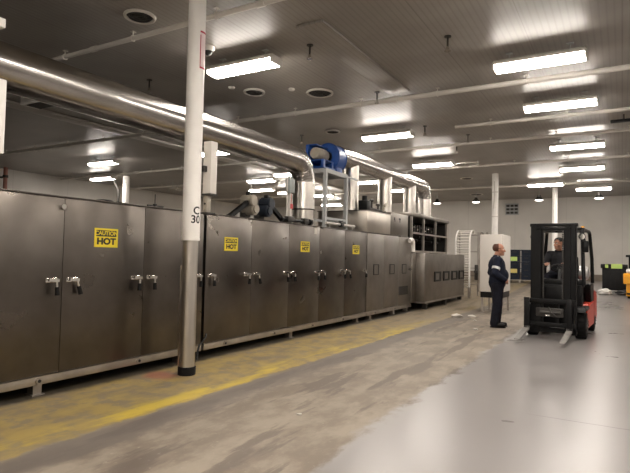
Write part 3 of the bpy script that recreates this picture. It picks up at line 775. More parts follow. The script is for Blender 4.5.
def gearmotor(y, label, mirror, dark):
    o = thing('gearmotor', label, 'motor', (-5.6, y, 2.015), 'gearmotors on the oven roof')
    s = mirror
    v = MB(); v.box(-5.72, -5.48, y-.14, y+.14, 2.016, 2.04); v.box(-5.66, -5.54, y-.08, y+.08, 2.04, 2.2, bev=.01); v.build('foot', 'darksteel', o)
    v = MB(); v.cyl((-5.62, y, 2.22), (-5.38, y, 2.22), .105, n=24, bev=.012); v.cyl((-5.38, y, 2.22), (-5.35, y, 2.22), .07, n=20); v.build('gear_case', 'darkblue' if dark else 'motor', o)
    v = MB(); v.cyl((-5.60, y-.06*s, 2.36), (-5.36, y-.06*s, 2.36), .10, n=24, bev=.012)
    for k in range(10):
        a = 2*PI*k/10; v.bar((-5.58, y-.06*s+.103*math.cos(a), 2.36+.103*math.sin(a)), (-5.42, y-.06*s+.103*math.cos(a), 2.36+.103*math.sin(a)), .012, .012)
    v.box(-5.52, -5.44, y-.06*s-.04, y-.06*s+.04, 2.44, 2.51, mi=1, bev=.006)
    v.build('motor_body', ['darkblue' if dark else 'motor', 'ink'], o)
    v = MB(); v.bar((-5.45, y-.08*s, 2.36), (-5.45, y-.60*s, 2.05), .07, .07); v.cyl((-5.45, y-.60*s, 2.016), (-5.45, y-.60*s, 2.08), .05, n=12); v.build('torque_arm', 'black', o)
    return o
gearmotor(7.22, 'tan gearmotor with a dark slanting arm on the oven roof, left one', 1, False)
gearmotor(7.62, 'dark blue gearmotor on the oven roof, right one', -1, True)
o = thing('drive_shaft', 'dark horizontal shaft lying on the oven roof beside the gearmotors', 'shaft', (-5.2, 8.3, 2.015))
v = MB(); v.cyl((-5.2, 7.75, 2.09), (-5.2, 8.72, 2.09), .028, n=12); v.cyl((-5.2, 8.70, 2.09), (-5.2, 8.76, 2.09), .06, n=18); v.build('shaft_bar', 'black', o)
v = MB(); v.box(-5.24, -5.16, 7.95, 8.02, 2.016, 2.08); v.box(-5.25, -5.15, 7.9, 8.1, 2.05, 2.15, bev=.01); v.nxt().box(-5.24, -5.16, 8.5, 8.57, 2.016, 2.08); v.box(-5.25, -5.15, 8.46, 8.61, 2.05, 2.15, bev=.01); v.build('bearing_block', 'darksteel', o)
o = thing('duct_cover', 'white rounded cover standing behind the tan gearmotor', 'cover', (-6.1, 7.9, 2.015))
v = MB(); v.cyl((-6.15, 7.95, 2.016), (-6.15, 7.95, 2.22), .17, n=24); v.sphere((-6.15, 7.95, 2.22), .17, (1, 1, .6)); v.build('cover_shell', 'white', o)
o = thing('roof_vent', 'low dark vent on the oven roof, left of the foreground column', 'vent', (-5.6, 4.35, 2.015))
v = MB(); v.cyl((-5.6, 4.36, 2.016), (-5.6, 4.36, 2.055), .10, n=20); v.build('neck', 'sill', o)
v = MB(); v.cyl((-5.6, 4.36, 2.056), (-5.6, 4.36, 2.09), .15, .09, n=20); v.box(-5.62, -5.58, 4.56, 4.62, 2.016, 2.09); v.build('cap', 'black', o)
o = thing('vent_pole', 'thin dark pole with a short crossbar behind the oven, left of the foreground column', 'pole', (-6.2, 5.75, 2.015))
v = MB(); v.cyl((-6.2, 5.75, 2.016), (-6.2, 5.75, 2.34), .007, n=8); v.build('pole_rod', 'ink', o)
v = MB(); v.bar((-6.2, 5.60, 2.16), (-6.2, 5.92, 2.16), .02, .02); v.cyl((-6.2, 5.75, 2.13), (-6.2, 5.75, 2.19), .03, n=10); v.build('crossbar', 'ink', o)
o = thing('roof_pipe', 'pale horizontal pipe run behind the stand on the oven roof', 'pipe', (-5.25, 9.9, 2.015))
v = MB(); v.cyl((-5.16, 9.3, 2.12), (-5.16, 10.6, 2.12), .025, n=12); v.build('pipe_run', 'offwhite', o)
v = MB(); v.cyl((-5.16, 9.90, 2.12), (-5.16, 10.0, 2.12), .05, n=14); v.cyl((-5.16, 9.95, 2.12), (-5.16, 9.95, 2.19), .012, n=8); v.box(-5.18, -5.14, 9.88, 10.02, 2.185, 2.2); v.build('valve', 'ink', o)
v = MB()
for y in (9.45, 10.5): v.nxt().cyl((-5.16, y, 2.016), (-5.16, y, 2.1), .012, n=8)
v.build('post', 'offwhite', o)
o = thing('burner_assembly', 'dark burner with small valves and pipes on top of the bright steel box', 'burner', (-5.16, 11.7, 2.52))
v = MB(); v.box(-5.27, -5.04, 11.0, 11.22, 2.521, 2.75, bev=.02); v.cyl((-5.16, 11.11, 2.75), (-5.16, 11.11, 2.86), .06, n=16); v.build('burner_body', 'black', o)
v = MB(); v.cyl((-5.16, 11.22, 2.58), (-5.16, 12.3, 2.58), .04, n=14); v.cyl((-5.16, 11.5, 2.58), (-5.16, 11.5, 2.78), .03, n=12); v.sphere((-5.16, 11.5, 2.79), .06, (1, 1, .7)); v.cyl((-5.16, 11.9, 2.58), (-5.16, 11.9, 2.70), .025, n=12); v.box(-5.20, -5.12, 11.84, 11.96, 2.70, 2.74); v.build('gas_train', 'darksteel', o)
v = MB(); v.cyl((-5.12, 12.15, 2.58), (-5.12, 12.15, 2.74), .03, n=12); v.cyl((-5.10, 12.15, 2.74), (-5.06, 12.15, 2.74), .05, n=16); v.build('gauge', 'motor', o)

# ------------------------------------------------------------------ spiral slat conveyor behind the oven line
o = thing('slat_conveyor', 'pale curved slat conveyor climbing behind the low cabinet', 'conveyor', (-5.0, 19.1, zf(19.1)))
def prof(k):  # vertical run curving over the top away from the camera
    if k < .7: return (18.95, .42+(2.05-.42)*k/.7)
    a = (k-.7)/.3*2.2; return (18.95+.42-.42*math.cos(a), 2.05+.42*math.sin(a))
for x in (-5.17, -4.68):
    v = MB(); pts = [(x, *prof(k/30)) for k in range(31)]
    v.tube(pts, .032, n=8); v.build('side_rail', 'white', o)
for k in range(26):
    y, z = prof((k+.5)/26); v = MB(); v.cyl((-5.15, y, z), (-4.70, y, z), .022, n=10); v.build('slat', 'cabinet', o)
v = MB()
for x in (-5.22, -4.55, -4.25):
    v.box(x-.025, x+.025, 19.65, 19.70, zf(19.6)-.01, 2.45)
v.box(-4.28, -4.22, 19.0, 19.05, zf(19)-.01, 2.3)
for z in (.5, 1.1, 1.7, 2.3): v.box(-5.22, -4.25, 19.65, 19.69, z, z+.04); v.box(-4.27, -4.23, 19.05, 19.65, z-.02, z+.02)
v.build('frame', 'sill', o)
v = MB(); a_ = [(-4.42, 19.25+.42-.42*math.cos(t*.22), 2.0+.42*math.sin(t*.22)) for t in range(11)]
v.tube([(-4.42, 19.25, .3)]+a_, .03, n=8); v.nxt(); v.tube([(x+.17, y, z) for x, y, z in [(-4.42, 19.25, .3)]+a_], .03, n=8); v.build('guide_rail', 'sill', o)
v = MB(); v.box(-4.60, -4.45, 19.35, 19.5, .7, 1.25, bev=.02); v.cyl((-4.52, 19.34, 1.0), (-4.52, 19.2, 1.0), .06, n=16); v.build('drive_unit', 'darksteel', o)
v = MB(); 
for x in (-5.17, -4.68): v.nxt().box(x-.04, x+.04, 18.9, 19.0, zf(18.95)-.01, .45)
v.build('foot', 'sill', o)

# white cabinet on a stand
o = thing('electrical_cabinet', 'tall pale cabinet on a dark stand behind the standing person', 'cabinet', (-3.12, 15.5, 0))
v = MB(); v.box(-3.42, -2.80, 15.0, 16.1, .56, 2.14, bev=.02); v.build('cabinet_body', 'cabinet', o)
v = MB(); v.box(-3.39, -2.84, 14.975, 14.999, .62, 2.10, bev=.006); v.box(-3.30, -3.12, 14.972, 14.976, .72, .95, mi=1); dr = v.build('door', ['cabinet', 'offwhite'], o)
v = MB(); v.box(-2.91, -2.88, 14.945, 14.974, 1.25, 1.42, bev=.005); v.build('handle', 'darksteel', dr)
v = MB(); v.box(-3.40, -2.82, 15.02, 16.08, .40, .558); v.build('plinth', 'black', o)
for x in (-3.36, -2.85):
    for y in (15.06, 16.0):
        l = MB(); l.box(x-.03, x+.03, y-.03, y+.03, .012, .40); l.cyl((x, y, 0), (x, y, .014), .05, n=14); l.build('leg', 'sill', o)

# ------------------------------------------------------------------ crates, bin, bags, yellow machine
def crate(x, y, z, label, lab=None):
    w, d, h = .43, .36, .275
    o = thing('plastic_crate', label, 'crate', (x, y, z), 'dark crates on the pale pallet')
    c = MB(); t_ = .014
    c.box(x-w/2+.012, x+w/2-.012, y-d/2+.012, y+d/2-.012, z, z+.02)
    for sx in (-1, 1): c.box(x+sx*(w/2-.012)-t_/2, x+sx*(w/2-.012)+t_/2, y-d/2+.012, y+d/2-.012, z+.02, z+h-.03)
    for sy in (-1, 1): c.box(x-w/2+.012, x+w/2-.012, y+sy*(d/2-.012)-t_/2, y+sy*(d/2-.012)+t_/2, z+.02, z+h-.03)
    c.box(x-.09, x+.09, y-d/2-.002, y-d/2+.01, z+.15, z+.19, mi=1)
    c.build('crate_body', ['crate', 'ink'], o)
    r = MB()
    for sx in (-1, 1): r.box(x+sx*w/2-.016, x+sx*w/2+.016, y-d/2, y+d/2, z+h-.035, z+h-.002)
    for sy in (-1, 1): r.box(x-w/2, x+w/2, y+sy*d/2-.016, y+sy*d/2+.016, z+h-.035, z+h-.002)
    r.build('rim', 'crate', o)
    if lab:
        q = MB(); q.box(x-.17, x+.12, y-d/2-.008, y-d/2-.003, z+.03, z+.22); plabel(q.build('label_card', lab, o), 'bright label card')
PY = 25.9
pz = zf(PY+.3)+.005
o = thing('pallet', 'pale pallet under the stacks of dark crates', 'pallet', (-4.1, PY, pz))
v = MB()
for k in range(5): v.nxt().box(-4.62, -3.48, PY-.3+k*.14, PY-.2+k*.14, pz+.10, pz+.12)
v.build('deck', 'pallet', o)
v = MB()
for x in (-4.6, -4.08, -3.55): v.nxt().box(x, x+.08, PY-.3, PY+.36, pz, pz+.10)
v.build('runner', 'pallet', o)
words = ['lowest', 'second', 'third', 'fourth', 'topmost']
for s, x in ((0, -4.30), (1, -3.80)):
    for k in range(5):
        lab = {(0, 3): 'limelabel', (0, 1): 'yellowlabel'}.get((s, k))
        extra = ', with a lime label' if lab == 'limelabel' else ', with a yellow label' if lab else ''
        side = 'left' if s == 0 else 'right'
        lb = {0: 'lowest crate of the %s dark stack, on the pallet', 4: 'topmost crate of the %s dark stack beside the forklift'}.get(k, words[k] + ' crate from the bottom of the %s dark stack') % side
        crate(x, PY, pz+.1205+k*.276, lb + extra, lab)

BY = 23.2; bz = zf(23.6)+.005
o = thing('bulk_bin', 'black bulk bin with lime labels by the far wall at right', 'bin', (-.3, BY, bz))
v = MB(); v.box(-.66, .13, BY-.35, BY+.35, bz+.08, bz+.98, bev=.03)
for k in range(5): v.box(-.56+k*.16, -.53+k*.16, BY-.375, BY-.34, bz+.15, bz+.86)
v.build('bin_body', 'bin', o)
v = MB(); v.box(-.71, .18, BY-.4, BY+.4, bz+.90, bz+1.06, bev=.02); v.build('rim', 'bin', o)
v = MB()
for x in (-.55, -.05):
    v.nxt().box(x-.07, x+.07, BY-.33, BY+.33, bz, bz+.08)
v.build('skid', 'bin', o)
v = MB(); v.box(-.36, .0, BY-.41, BY-.401, bz+.90, bz+1.07); plabel(v.build('label_card', 'limelabel', o), 'large lime label card')
v = MB(); v.box(-.56, -.46, BY-.41, BY-.401, bz+.92, bz+1.05); plabel(v.build('label_card', 'limelabel', o), 'small lime label card')
def bag(x, y, sx, sy, sz, m, label, name):
    z0 = zf(y+.3)
    t = bmesh.new(); bmesh.ops.create_icosphere(t, subdivisions=4, radius=1)
    for v_ in t.verts:
        n_ = 1+.12*math.sin(5*v_.co.x+3*v_.co.y)*math.cos(4*v_.co.y+6*v_.co.z)+.06*math.sin(13*v_.co.x)*math.sin(11*v_.co.z+2)
        v_.co = Vector((v_.co.x*sx*n_, v_.co.y*sy*n_, max(-.62, v_.co.z*n_)*sz))
    b_ = MB(); b_._add(t, 0, Matrix.Translation((x, y, z0+.62*sz+.003)))
    return tag(b_.build(name, m, origin=(x, y, z0), smooth=80), label, 'bag')
bag(-.56, 22.25, .24, .18, .13, 'bagwhite', 'crumpled white film lying before the black bin', 'plastic_bag')
bag(.06, 22.35, .27, .17, .11, 'bagblack', 'crumpled black film lying right of the white film', 'plastic_bag')

o = thing('pallet_truck', 'yellow powered pallet truck cut off by the right picture edge', 'pallet truck', (.45, 21.2, zf(21.4)))
g0 = zf(21.5)+.003
v = MB(); v.prism([(20.9, g0+.50), (20.9, g0+.78), (20.98, g0+.86), (21.55, g0+.86), (21.55, g0+.50)], 'x', .03, .85, bev=.02); plabel(v.build('battery_cover', 'machineyellow', o), 'yellow upper cover')
v = MB(); v.box(.12, .85, 21.0, 21.55, g0+.08, g0+.50, bev=.02); v.build('chassis', 'machineyellow', o)
v = MB(); v.box(.13, .80, 20.97, 21.0, g0+.14, g0+.2); v.build('bumper', 'black', o)
v = MB()
for x in (.2, .75): v.nxt().cyl((x-.04, 21.2, g0+.08), (x+.04, 21.2, g0+.08), .08, n=20)
v.build('wheel', 'rubber', o)
v = MB(); v.cyl((.22, 21.3, g0+.86), (.22, 21.25, g0+1.45), .03, n=12); v.box(.1, .5, 21.2, 21.3, g0+1.42, g0+1.50, bev=.02); v.build('tiller', 'black', o)
v = MB(); v.sphere((.20, 21.05, g0+.94), .09, (1, 1, .9)); plabel(v.build('beacon', 'white', o), 'small white rounded cap')
# floor scraps
def scrap(x, y, s, label, m='paper'):
    t = bmesh.new(); n = 7; rr = random.Random(int(x*100))
    top = [t.verts.new((s*math.cos(2*PI*k/n)*rr.uniform(.6, 1.2), s*math.sin(2*PI*k/n)*rr.uniform(.6, 1.1), s*rr.uniform(.12, .5))) for k in range(n)]
    bt = [t.verts.new((v_.co.x*.8, v_.co.y*.8, 0)) for v_ in top]
    c = t.verts.new((0, 0, s*.6))
    for k in range(n):
        t.faces.new((bt[k], bt[(k+1) % n], top[(k+1) % n], top[k])); t.faces.new((top[k], top[(k+1) % n], c))
    t.faces.new(bt[::-1]); b_ = MB(); b_._add(t, 0, Matrix.Translation((x, y, .001)))
    return tag(b_.build('paper_scrap', m, origin=(x, y, 0)), label, 'scrap', 'scraps on the floor')
scrap(-2.54, 4.15, .028, 'small white scrap alone on the concrete in front')
scrap(-3.56, 13.2, .16, 'larger pale scrap on the floor left of the standing person')
scrap(-3.25, 13.5, .10, 'pale scrap on the floor just behind the larger one')
scrap(-2.60, 11.1, .06, 'small scrap on the floor beside the person\'s shoes')
scrap(-3.0, 12.7, .05, 'tiny scrap between the person and the larger scraps')

# ------------------------------------------------------------------ people
def capsule(bm_, p0, p1, r0, r1, u=14, v=8):
    t = bmesh.new()
    for p, r in ((p0, r0), (p1, r1)):
        bmesh.ops.create_uvsphere(t, u_segments=u, v_segments=v, radius=r, matrix=Matrix.Translation(Vector(p)))
    r_ = bmesh.ops.convex_hull(t, input=t.verts)
    dele = [g for g in r_['geom_interior'] if isinstance(g, bmesh.types.BMVert)]
    bmesh.ops.delete(t, geom=dele, context='VERTS')
    bm_._add(t, 0)
def blob(name, mb, material, parent, voxel=.008, it=4, fac=.5):
    tmp = mb.build('tmpblob', material, smooth=180)
    md = tmp.modifiers.new('r', 'REMESH'); md.mode = 'VOXEL'; md.voxel_size = voxel; md.use_smooth_shade = True
    sm = tmp.modifiers.new('s', 'SMOOTH'); sm.iterations = it; sm.factor = fac
    me = bpy.data.meshes.new_from_object(tmp.evaluated_get(DG())); me.name = name
    old = tmp.data; bpy.data.objects.remove(tmp); bpy.data.meshes.remove(old)
    me.materials.clear(); me.materials.append(M[material])
    for p in me.polygons: p.use_smooth = True
    o = bpy.data.objects.new(name, me); COL.objects.link(o); o.parent = parent
    return o
def person(root, J, hair, jacket_m, trouser_m, belly=.0, bald=False, stripes=True, headyaw=0.0, bulk=1.0, legs=1.0, hs=1.0):
    """J: joint positions in the person's own frame (x forward, y left, z up)"""
    V = {k: Vector(v) for k, v in J.items() if not isinstance(v, (int, float))}
    H = V['head']; RZ = Matrix.Rotation(headyaw, 3, 'Z')
    def hp(x, y, z): return H + RZ @ (Vector((x, y, z))*hs)
    def hsph(mb, c, r, sc=(1, 1, 1)): mb.sphere(c, r*hs, sc, rot=(0, 0, headyaw))
    def hcap(mb, p, q, r0, r1): capsule(mb, p, q, r0*hs, r1*hs)
    # body: one continuous skin surface including head, hands and feet
    b = MB()
    hsph(b, hp(-.012, 0, .035), .1, (.98, .78, .88)); hsph(b, hp(.02, 0, -.03), .088, (.82, .76, 1.0))
    hsph(b, hp(.05, 0, -.088), .045, (.85, 1.0, .7)); hcap(b, hp(.085, 0, .012), hp(.108, 0, -.028), .011, .017)
    hsph(b, hp(.098, .014, -.033), .010); hsph(b, hp(.098, -.014, -.033), .010)
    hcap(b, hp(.082, .035, .034), hp(.084, .012, .030), .010, .009); hcap(b, hp(.082, -.035, .034), hp(.084, -.012, .030), .010, .009)
    hcap(b, hp(.086, .018, -.066), hp(.086, -.018, -.066), .009, .009); hsph(b, hp(.078, 0, -.098), .018)
    for s in (-1, 1):
        hsph(b, hp(-.008, s*.080, .0), .030, (.62, .34, 1.05)); hsph(b, hp(.045, s*.05, -.018), .028)
    hcap(b, hp(-.022, 0, -.05), V['neck'], .054, .062)
    capsule(b, V['neck'], V['chest'], .07, .11); capsule(b, V['chest'], V['waist'], .115, .11); capsule(b, V['waist'], V['pelvis'], .11, .12)
    for s in ('l', 'r'):
        capsule(b, V['chest']+Vector((0, 0, .08)), V['sh_'+s], .07, .055)
        capsule(b, V['sh_'+s], V['el_'+s], .046, .037); capsule(b, V['el_'+s], V['wr_'+s], .036, .026)
        capsule(b, V['pelvis'], V['hip_'+s], .1, .09); capsule(b, V['hip_'+s], V['kn_'+s], .078, .052); capsule(b, V['kn_'+s], V['an_'+s], .052, .038)
        fd = (V['toe_'+s]-V['an_'+s]); fd.z = 0; fd.normalize()
        capsule(b, V['an_'+s]-fd*.03-Vector((0, 0, .045)), V['toe_'+s], .034, .028)
        # hand
        w = V['wr_'+s]; d = (V['hd_'+s]-w).normalized(); up = V['hn_'+s].normalized(); side = d.cross(up).normalized(); up = side.cross(d).normalized()
        pc = w+d*.05
        for q in (-.028, -.009, .010, .027): capsule(b, w+side*q*.6, w+d*.085+side*q, .014, .0125, 10, 6)
        for q, ln in ((-.031, .062), (-.0105, .076), (.0105, .080), (.031, .070)):
            a0 = w+d*.088+side*q; a1 = a0+(d*.82-up*.45).normalized()*ln*.52+side*q*.12; a2 = a1+(d*.30-up*.95).normalized()*ln*.42
            capsule(b, a0, a1, .0098, .0088, 10, 6); capsule(b, a1, a2, .0088, .0078, 10, 6)
        ts = 1 if J.get('thumb_'+s, 1) > 0 else -1
        t0 = w+d*.025+side*.026*ts; t1 = t0+(d*.75+side*.7*ts-up*.25).normalized()*.042; t2 = t1+(d*.95-up*.3).normalized()*.030
        capsule(b, t0, t1, .013, .011, 10, 6); capsule(b, t1, t2, .011, .0085, 10, 6)
    blob('body', b, 'skin', root, .0055, 3)
    # eyes, brows, lips
    for s in (-1, 1):
        e = MB(); e.sphere(hp(.0765, s*.030, .012), .0125, mi=0, u=14, v=8); e.sphere(hp(.0865, s*.030, .012), .0052, mi=1, u=10, v=6)
        plabel(e.build('eye', ['eye', 'iris'], root, world=False), 'open eye')
        w_ = MB(); w_.tube([hp(.083, s*.046, .033), hp(.092, s*.030, .039), hp(.093, s*.014, .034)], .0045, n=6); w_.build('eyebrow', hair, root, world=False)
    w_ = MB(); w_.tube([hp(.088, .022, -.068), hp(.0965, .0, -.067), hp(.088, -.022, -.068)], .0045, n=6); w_.build('lips', 'lip', root, world=False)
    # hair cap
    hb = MB(); t = bmesh.new(); bmesh.ops.create_uvsphere(t, u_segments=32, v_segments=24, radius=.1)
    kill = []
    for v in t.verts:
        x, y, z = v.co
        if bald: bad = x > .012 + .035*(z < .0)*(abs(y) > .06)*(z > -.03) or z > .072 or z < -.072
        else: bad = (x > .068 and z < .055) or (x > .0 and z < .012) or z < -.075 or (x > .078)
        if bad: kill.append(v)
        v.co = Vector((x*1.05, y*.85, z*.95 + .002))*hs
    bmesh.ops.delete(t, geom=kill, context='VERTS')
    bmesh.ops.solidify(t, geom=list(t.faces), thickness=-.010)
    bmesh.ops.recalc_face_normals(t, faces=t.faces)
    mt = Matrix.Translation(hp(-.014, 0, .037)) @ Matrix.Rotation(headyaw, 4, 'Z'); hb._add(t, 0, mt)
    hb.build('hair', hair, root, world=False, smooth=80)
    # trousers
    b = MB()
    capsule(b, V['pelvis']+Vector((0, 0, .06)), V['pelvis'], .135*legs, .135*legs)
    for s in ('l', 'r'):
        capsule(b, V['pelvis'], V['hip_'+s], .12*legs, .112*legs); capsule(b, V['hip_'+s], V['kn_'+s], .104*legs, .080*legs)
        e = V['an_'+s]+(V['kn_'+s]-V['an_'+s]).normalized()*.02; capsule(b, V['kn_'+s], e, .080*legs, .070*legs)
        capsule(b, e, e-(V['kn_'+s]-e).normalized()*.04, .072*legs, .068*legs)
    blob('trousers', b, trouser_m, root, .010, 4)
    # jacket
    b = MB()
    up = Vector((0, 0, 1))
    capsule(b, V['neck']-(V['neck']-V['chest'])*.12, V['chest']+(V['neck']-V['chest'])*.4, .078*bulk, .115*bulk)
    capsule(b, V['chest']+(V['neck']-V['chest'])*.3, V['chest'], .13*bulk, .15*bulk); capsule(b, V['chest'], V['waist'], .150*bulk, .148*bulk)
    capsule(b, V['waist'], V['pelvis']+(V['waist']-V['pelvis'])*.15, .150*bulk, .152*bulk)
    if belly: b.sphere(V['waist']+Vector((belly*.55, 0, .03)), .14, (1.0, 1.05, 1.15))
    for s in ('l', 'r'):
        sy = 1 if s == 'l' else -1
        capsule(b, V['chest']+(V['neck']-V['chest'])*.35, V['sh_'+s], .10*bulk, .078*bulk)
        capsule(b, V['chest']+Vector((0, sy*.06, 0)), V['waist']+Vector((0, sy*.05, 0)), .125*bulk, .125*bulk)
        capsule(b, V['waist']+Vector((0, sy*.05, 0)), V['pelvis']+(V['waist']-V['pelvis'])*.15+Vector((0, sy*.05, 0)), .125*bulk, .13*bulk)
        capsule(b, V['sh_'+s], V['el_'+s], .075*bulk, .062*bulk); capsule(b, V['el_'+s], V['el_'+s].lerp(V['wr_'+s], .93), .062*bulk, .046*bulk)
    jk = blob('jacket', b, jacket_m, root, .010, 4)
    c = MB(); n0 = V['neck']-(V['neck']-V['chest'])*.10
    c.ring(n0+Vector((.004, 0, .02)), (.25, 0, 1), .066, .022, 28, 10); c.build('collar', jacket_m, root, world=False, smooth=80)
    if stripes:
        for s in ('r', 'l'):
            d = V['el_'+s]-V['sh_'+s]; p = V['sh_'+s]+d*.62
            c = MB(); c.cyl(p-d.normalized()*.025, p+d.normalized()*.025, .0725*bulk, .0705*bulk, n=24); plabel(c.build('reflective_stripe', 'stripe', root, world=False), 'pale reflective band on the sleeve')
        for sy in (-1, 1):
            c = MB(); c.tube([(-.09, sy*.10, 1.475), (-.02, sy*.115, 1.525), (.06, sy*.11, 1.49)], .010, n=8); plabel(c.build('piping', 'stripe', root, world=False), 'pale shoulder piping')
    # shoes
    for s in ('l', 'r'):
        an, toe = V['an_'+s], V['toe_'+s]; fd = toe-an; fd.z = 0; fd.normalize()
        b = MB(); g = toe.z-.042
        hl = an-fd*.035; hl.z = toe.z
        capsule(b, hl+Vector((0, 0, .012)), toe+fd*.015+Vector((0, 0, .0)), .047, .042); capsule(b, hl+Vector((0, 0, .02)), an.lerp(hl, .4), .047, .050)
        sh = blob('shoe', b, 'shoe', root, .008, 3)
        c = MB(); side = fd.cross(up)
        cc = (hl+toe)/2; cc.z = g-.004
        m4 = Matrix.Translation((cc.x, cc.y, g)) @ Matrix.Rotation(math.atan2(fd.y, fd.x), 4, 'Z')
        t = bmesh.new(); bmesh.ops.create_cone(t, cap_ends=True, segments=28, radius1=1, radius2=1, depth=.022)
        L_ = (toe-hl).length/2+.058
        bmesh.ops.scale(t, vec=(L_, .048, 1), verts=t.verts); c._add(t, 0, m4 @ Matrix.Translation((0.005, 0, .0)))
        c.build('sole', 'rubber', sh, world=False)
    return root

man = thing('person', 'standing person in navy jacket and dark trousers, balding with reddish hair, facing the forklift', 'person', (-2.33, 11.88, 0), rotz=math.radians(22))
J = dict(head=(.03, 0, 1.665), neck=(-.025, 0, 1.50), chest=(-.02, 0, 1.33), waist=(.01, 0, 1.08), pelvis=(-.01, 0, .94),
  sh_l=(-.03, .185, 1.435), sh_r=(-.03, -.185, 1.435), el_l=(-.09, .285, 1.16), el_r=(-.11, -.275, 1.16), wr_l=(.12, .235, 1.03), wr_r=(.11, -.235, 1.02),
  hd_l=(.22, .16, .98), hd_r=(.21, -.155, .97), hn_l=(.2, .9, .35), hn_r=(.2, -.9, .35), thumb_l=-1, thumb_r=1,
  hip_l=(-.01, .09, .90), hip_r=(-.01, -.09, .90), kn_l=(.03, .105, .49), kn_r=(-.02, -.10, .49), an_l=(.01, .11, .10), an_r=(-.08, -.10, .10), toe_l=(.18, .14, .052), toe_r=(.09, -.13, .052))
person(man, J, 'hairred', 'navy', 'trouser', belly=.15, bald=True, headyaw=math.radians(-8), bulk=1.2, legs=1.26, hs=1.1)

# ------------------------------------------------------------------ forklift
FX, FY, FR = -1.09, 11.2, math.radians(-3)
fk = thing('forklift', 'dark mast forklift with red body and driver aboard, facing the camera', 'forklift', (FX, FY, 0), rotz=FR)
def fb(mb, name, mats, parent=None, smooth=38):
    return mb.build(name, mats, parent or fk, smooth=smooth, world=False)
# body
v = MB()
v.prism([(.02, .16), (.02, .52), (.30, .56), (.36, .62), (1.25, .66), (1.25, .16)], 'x', .38, .52, bev=.02); v.nxt()
v.prism([(.02, .16), (.02, .52), (.30, .56), (.36, .62), (1.25, .66), (1.25, .16)], 'x', -.52, -.38, bev=.02)
plabel(fb(v, 'side_panel', 'red'), 'red side panels')
v = MB(); v.box(-.38, .38, .05, 1.3, .18, .54); v.box(-.38, .38, .55, 1.28, .54, .96, bev=.03); fb(v, 'chassis', 'black')
v = MB(); v.prism([(1.25, .18), (1.25, .82), (1.38, .90), (1.72, .86), (1.84, .74), (1.86, .30), (1.75, .18)], 'x', -.52, .52, bev=.05); plabel(fb(v, 'counterweight', 'red'), 'red rear counterweight')
v = MB(); v.prism([(.62, .90), (.62, 1.0), (1.24, 1.0), (1.24, .64), (.8, .64)], 'x', .40, .515, bev=.015); v.nxt().prism([(.62, .90), (.62, 1.0), (1.24, 1.0), (1.24, .64), (.8, .64)], 'x', -.515, -.40, bev=.015); fb(v, 'hood_side', 'black')
v = MB(); v.box(-.44, .44, .0, .16, .50, 1.0, bev=.03); v.box(-.46, .46, .04, .22, .95, 1.10, bev=.03); fb(v, 'cowl', 'black')
for s in (-1, 1):
    for (y, r, w, x) in ((.0, .255, .19, .425), (1.42, .215, .17, .43)):
        wv = MB(); wv.cyl((s*x-w/2, y, r), (s*x+w/2, y, r), r, n=36, bev=.025)
        for k in range(18):
            a = 2*PI*k/18; wv.box(s*x-w/2+.01, s*x+w/2-.01, y+r*math.cos(a)-.012, y+r*math.cos(a)+.012, r+(r-.006)*math.sin(a)-.008, r+(r-.006)*math.sin(a)+.008, rot=(a, 0, 0)) if abs((r-.006)*math.sin(a)+.02) < r-.02 else None
        wo = fb(wv, 'wheel', 'rubber')
        hb = MB(); hb.cyl((s*(x+w/2-.01), y, r), (s*(x+w/2+.012), y, r), r*.55, n=24, bev=.006)
        for k in range(5):
            a = 2*PI*k/5; hb.cyl((s*(x+w/2+.012), y+.07*math.cos(a), r+.07*math.sin(a)), (s*(x+w/2+.024), y+.07*math.cos(a), r+.07*math.sin(a)), .012, n=6)
        fb(hb, 'hub', 'darksteel', wo)
    fe = MB(); fe.prism([(-.30, .50), (-.22, .60), (.30, .60), (.34, .52), (.28, .53), (-.2, .53)], 'x', s*.33, s*.53, bev=.01); fb(fe, 'fender', 'black')
# mast
for s in (-1, 1):
    v = MB(); x = s*.30
    v.box(x-.035, x+.085, -.36, -.345, .12, 2.12) if s > 0 else v.box(x-.085, x+.035, -.36, -.345, .12, 2.12)
    v.box(s*.37, s*.39, -.47, -.33, .10, 2.12); v.box(s*.30, s*.38, -.47, -.45, .10, 2.12); v.box(s*.30, s*.38, -.35, -.33, .10, 2.12)
    fb(v, 'outer_mast_rail', 'black')
    v = MB(); v.box(s*.28, s*.298, -.50, -.37, .14, 2.10); v.box(s*.20, s*.28, -.50, -.48, .14, 2.10); v.box(s*.20, s*.28, -.39, -.37, .14, 2.10); fb(v, 'inner_mast_rail', 'black')
    v = MB(); v.cyl((s*.335, -.40, .2), (s*.335, -.40, 1.25), .035, n=16); v.cyl((s*.335, -.40, 1.25), (s*.335, -.40, 2.05), .02, n=12, mi=1); fb(v, 'lift_cylinder', ['black', 'darksteel'])
    v = MB()
    for k in range(42): v.box(s*.165-.012, s*.165+.012, -.475, -.463, .68+k*.032, .68+k*.032+.024)
    fb(v, 'lift_chain', 'darksteel')
    v = MB(); v.tube([(s*.185, -.43, .75), (s*.185, -.43, 1.95), (s*.185, -.40, 2.02), (s*.18, -.38, 1.95), (s*.18, -.36, 1.2)], .012, n=8); fb(v, 'hose', 'rubber')
v = MB(); v.box(-.41, .41, -.46, -.34, 2.09, 2.15, bev=.01); v.box(-.30, .30, -.50, -.44, 2.02, 2.08, bev=.01); v.nxt().box(-.40, .40, -.47, -.33, .12, .20); v.nxt().box(-.29, .29, -.42, -.38, .60, .66)
fb(v, 'mast_crossmember', 'black')
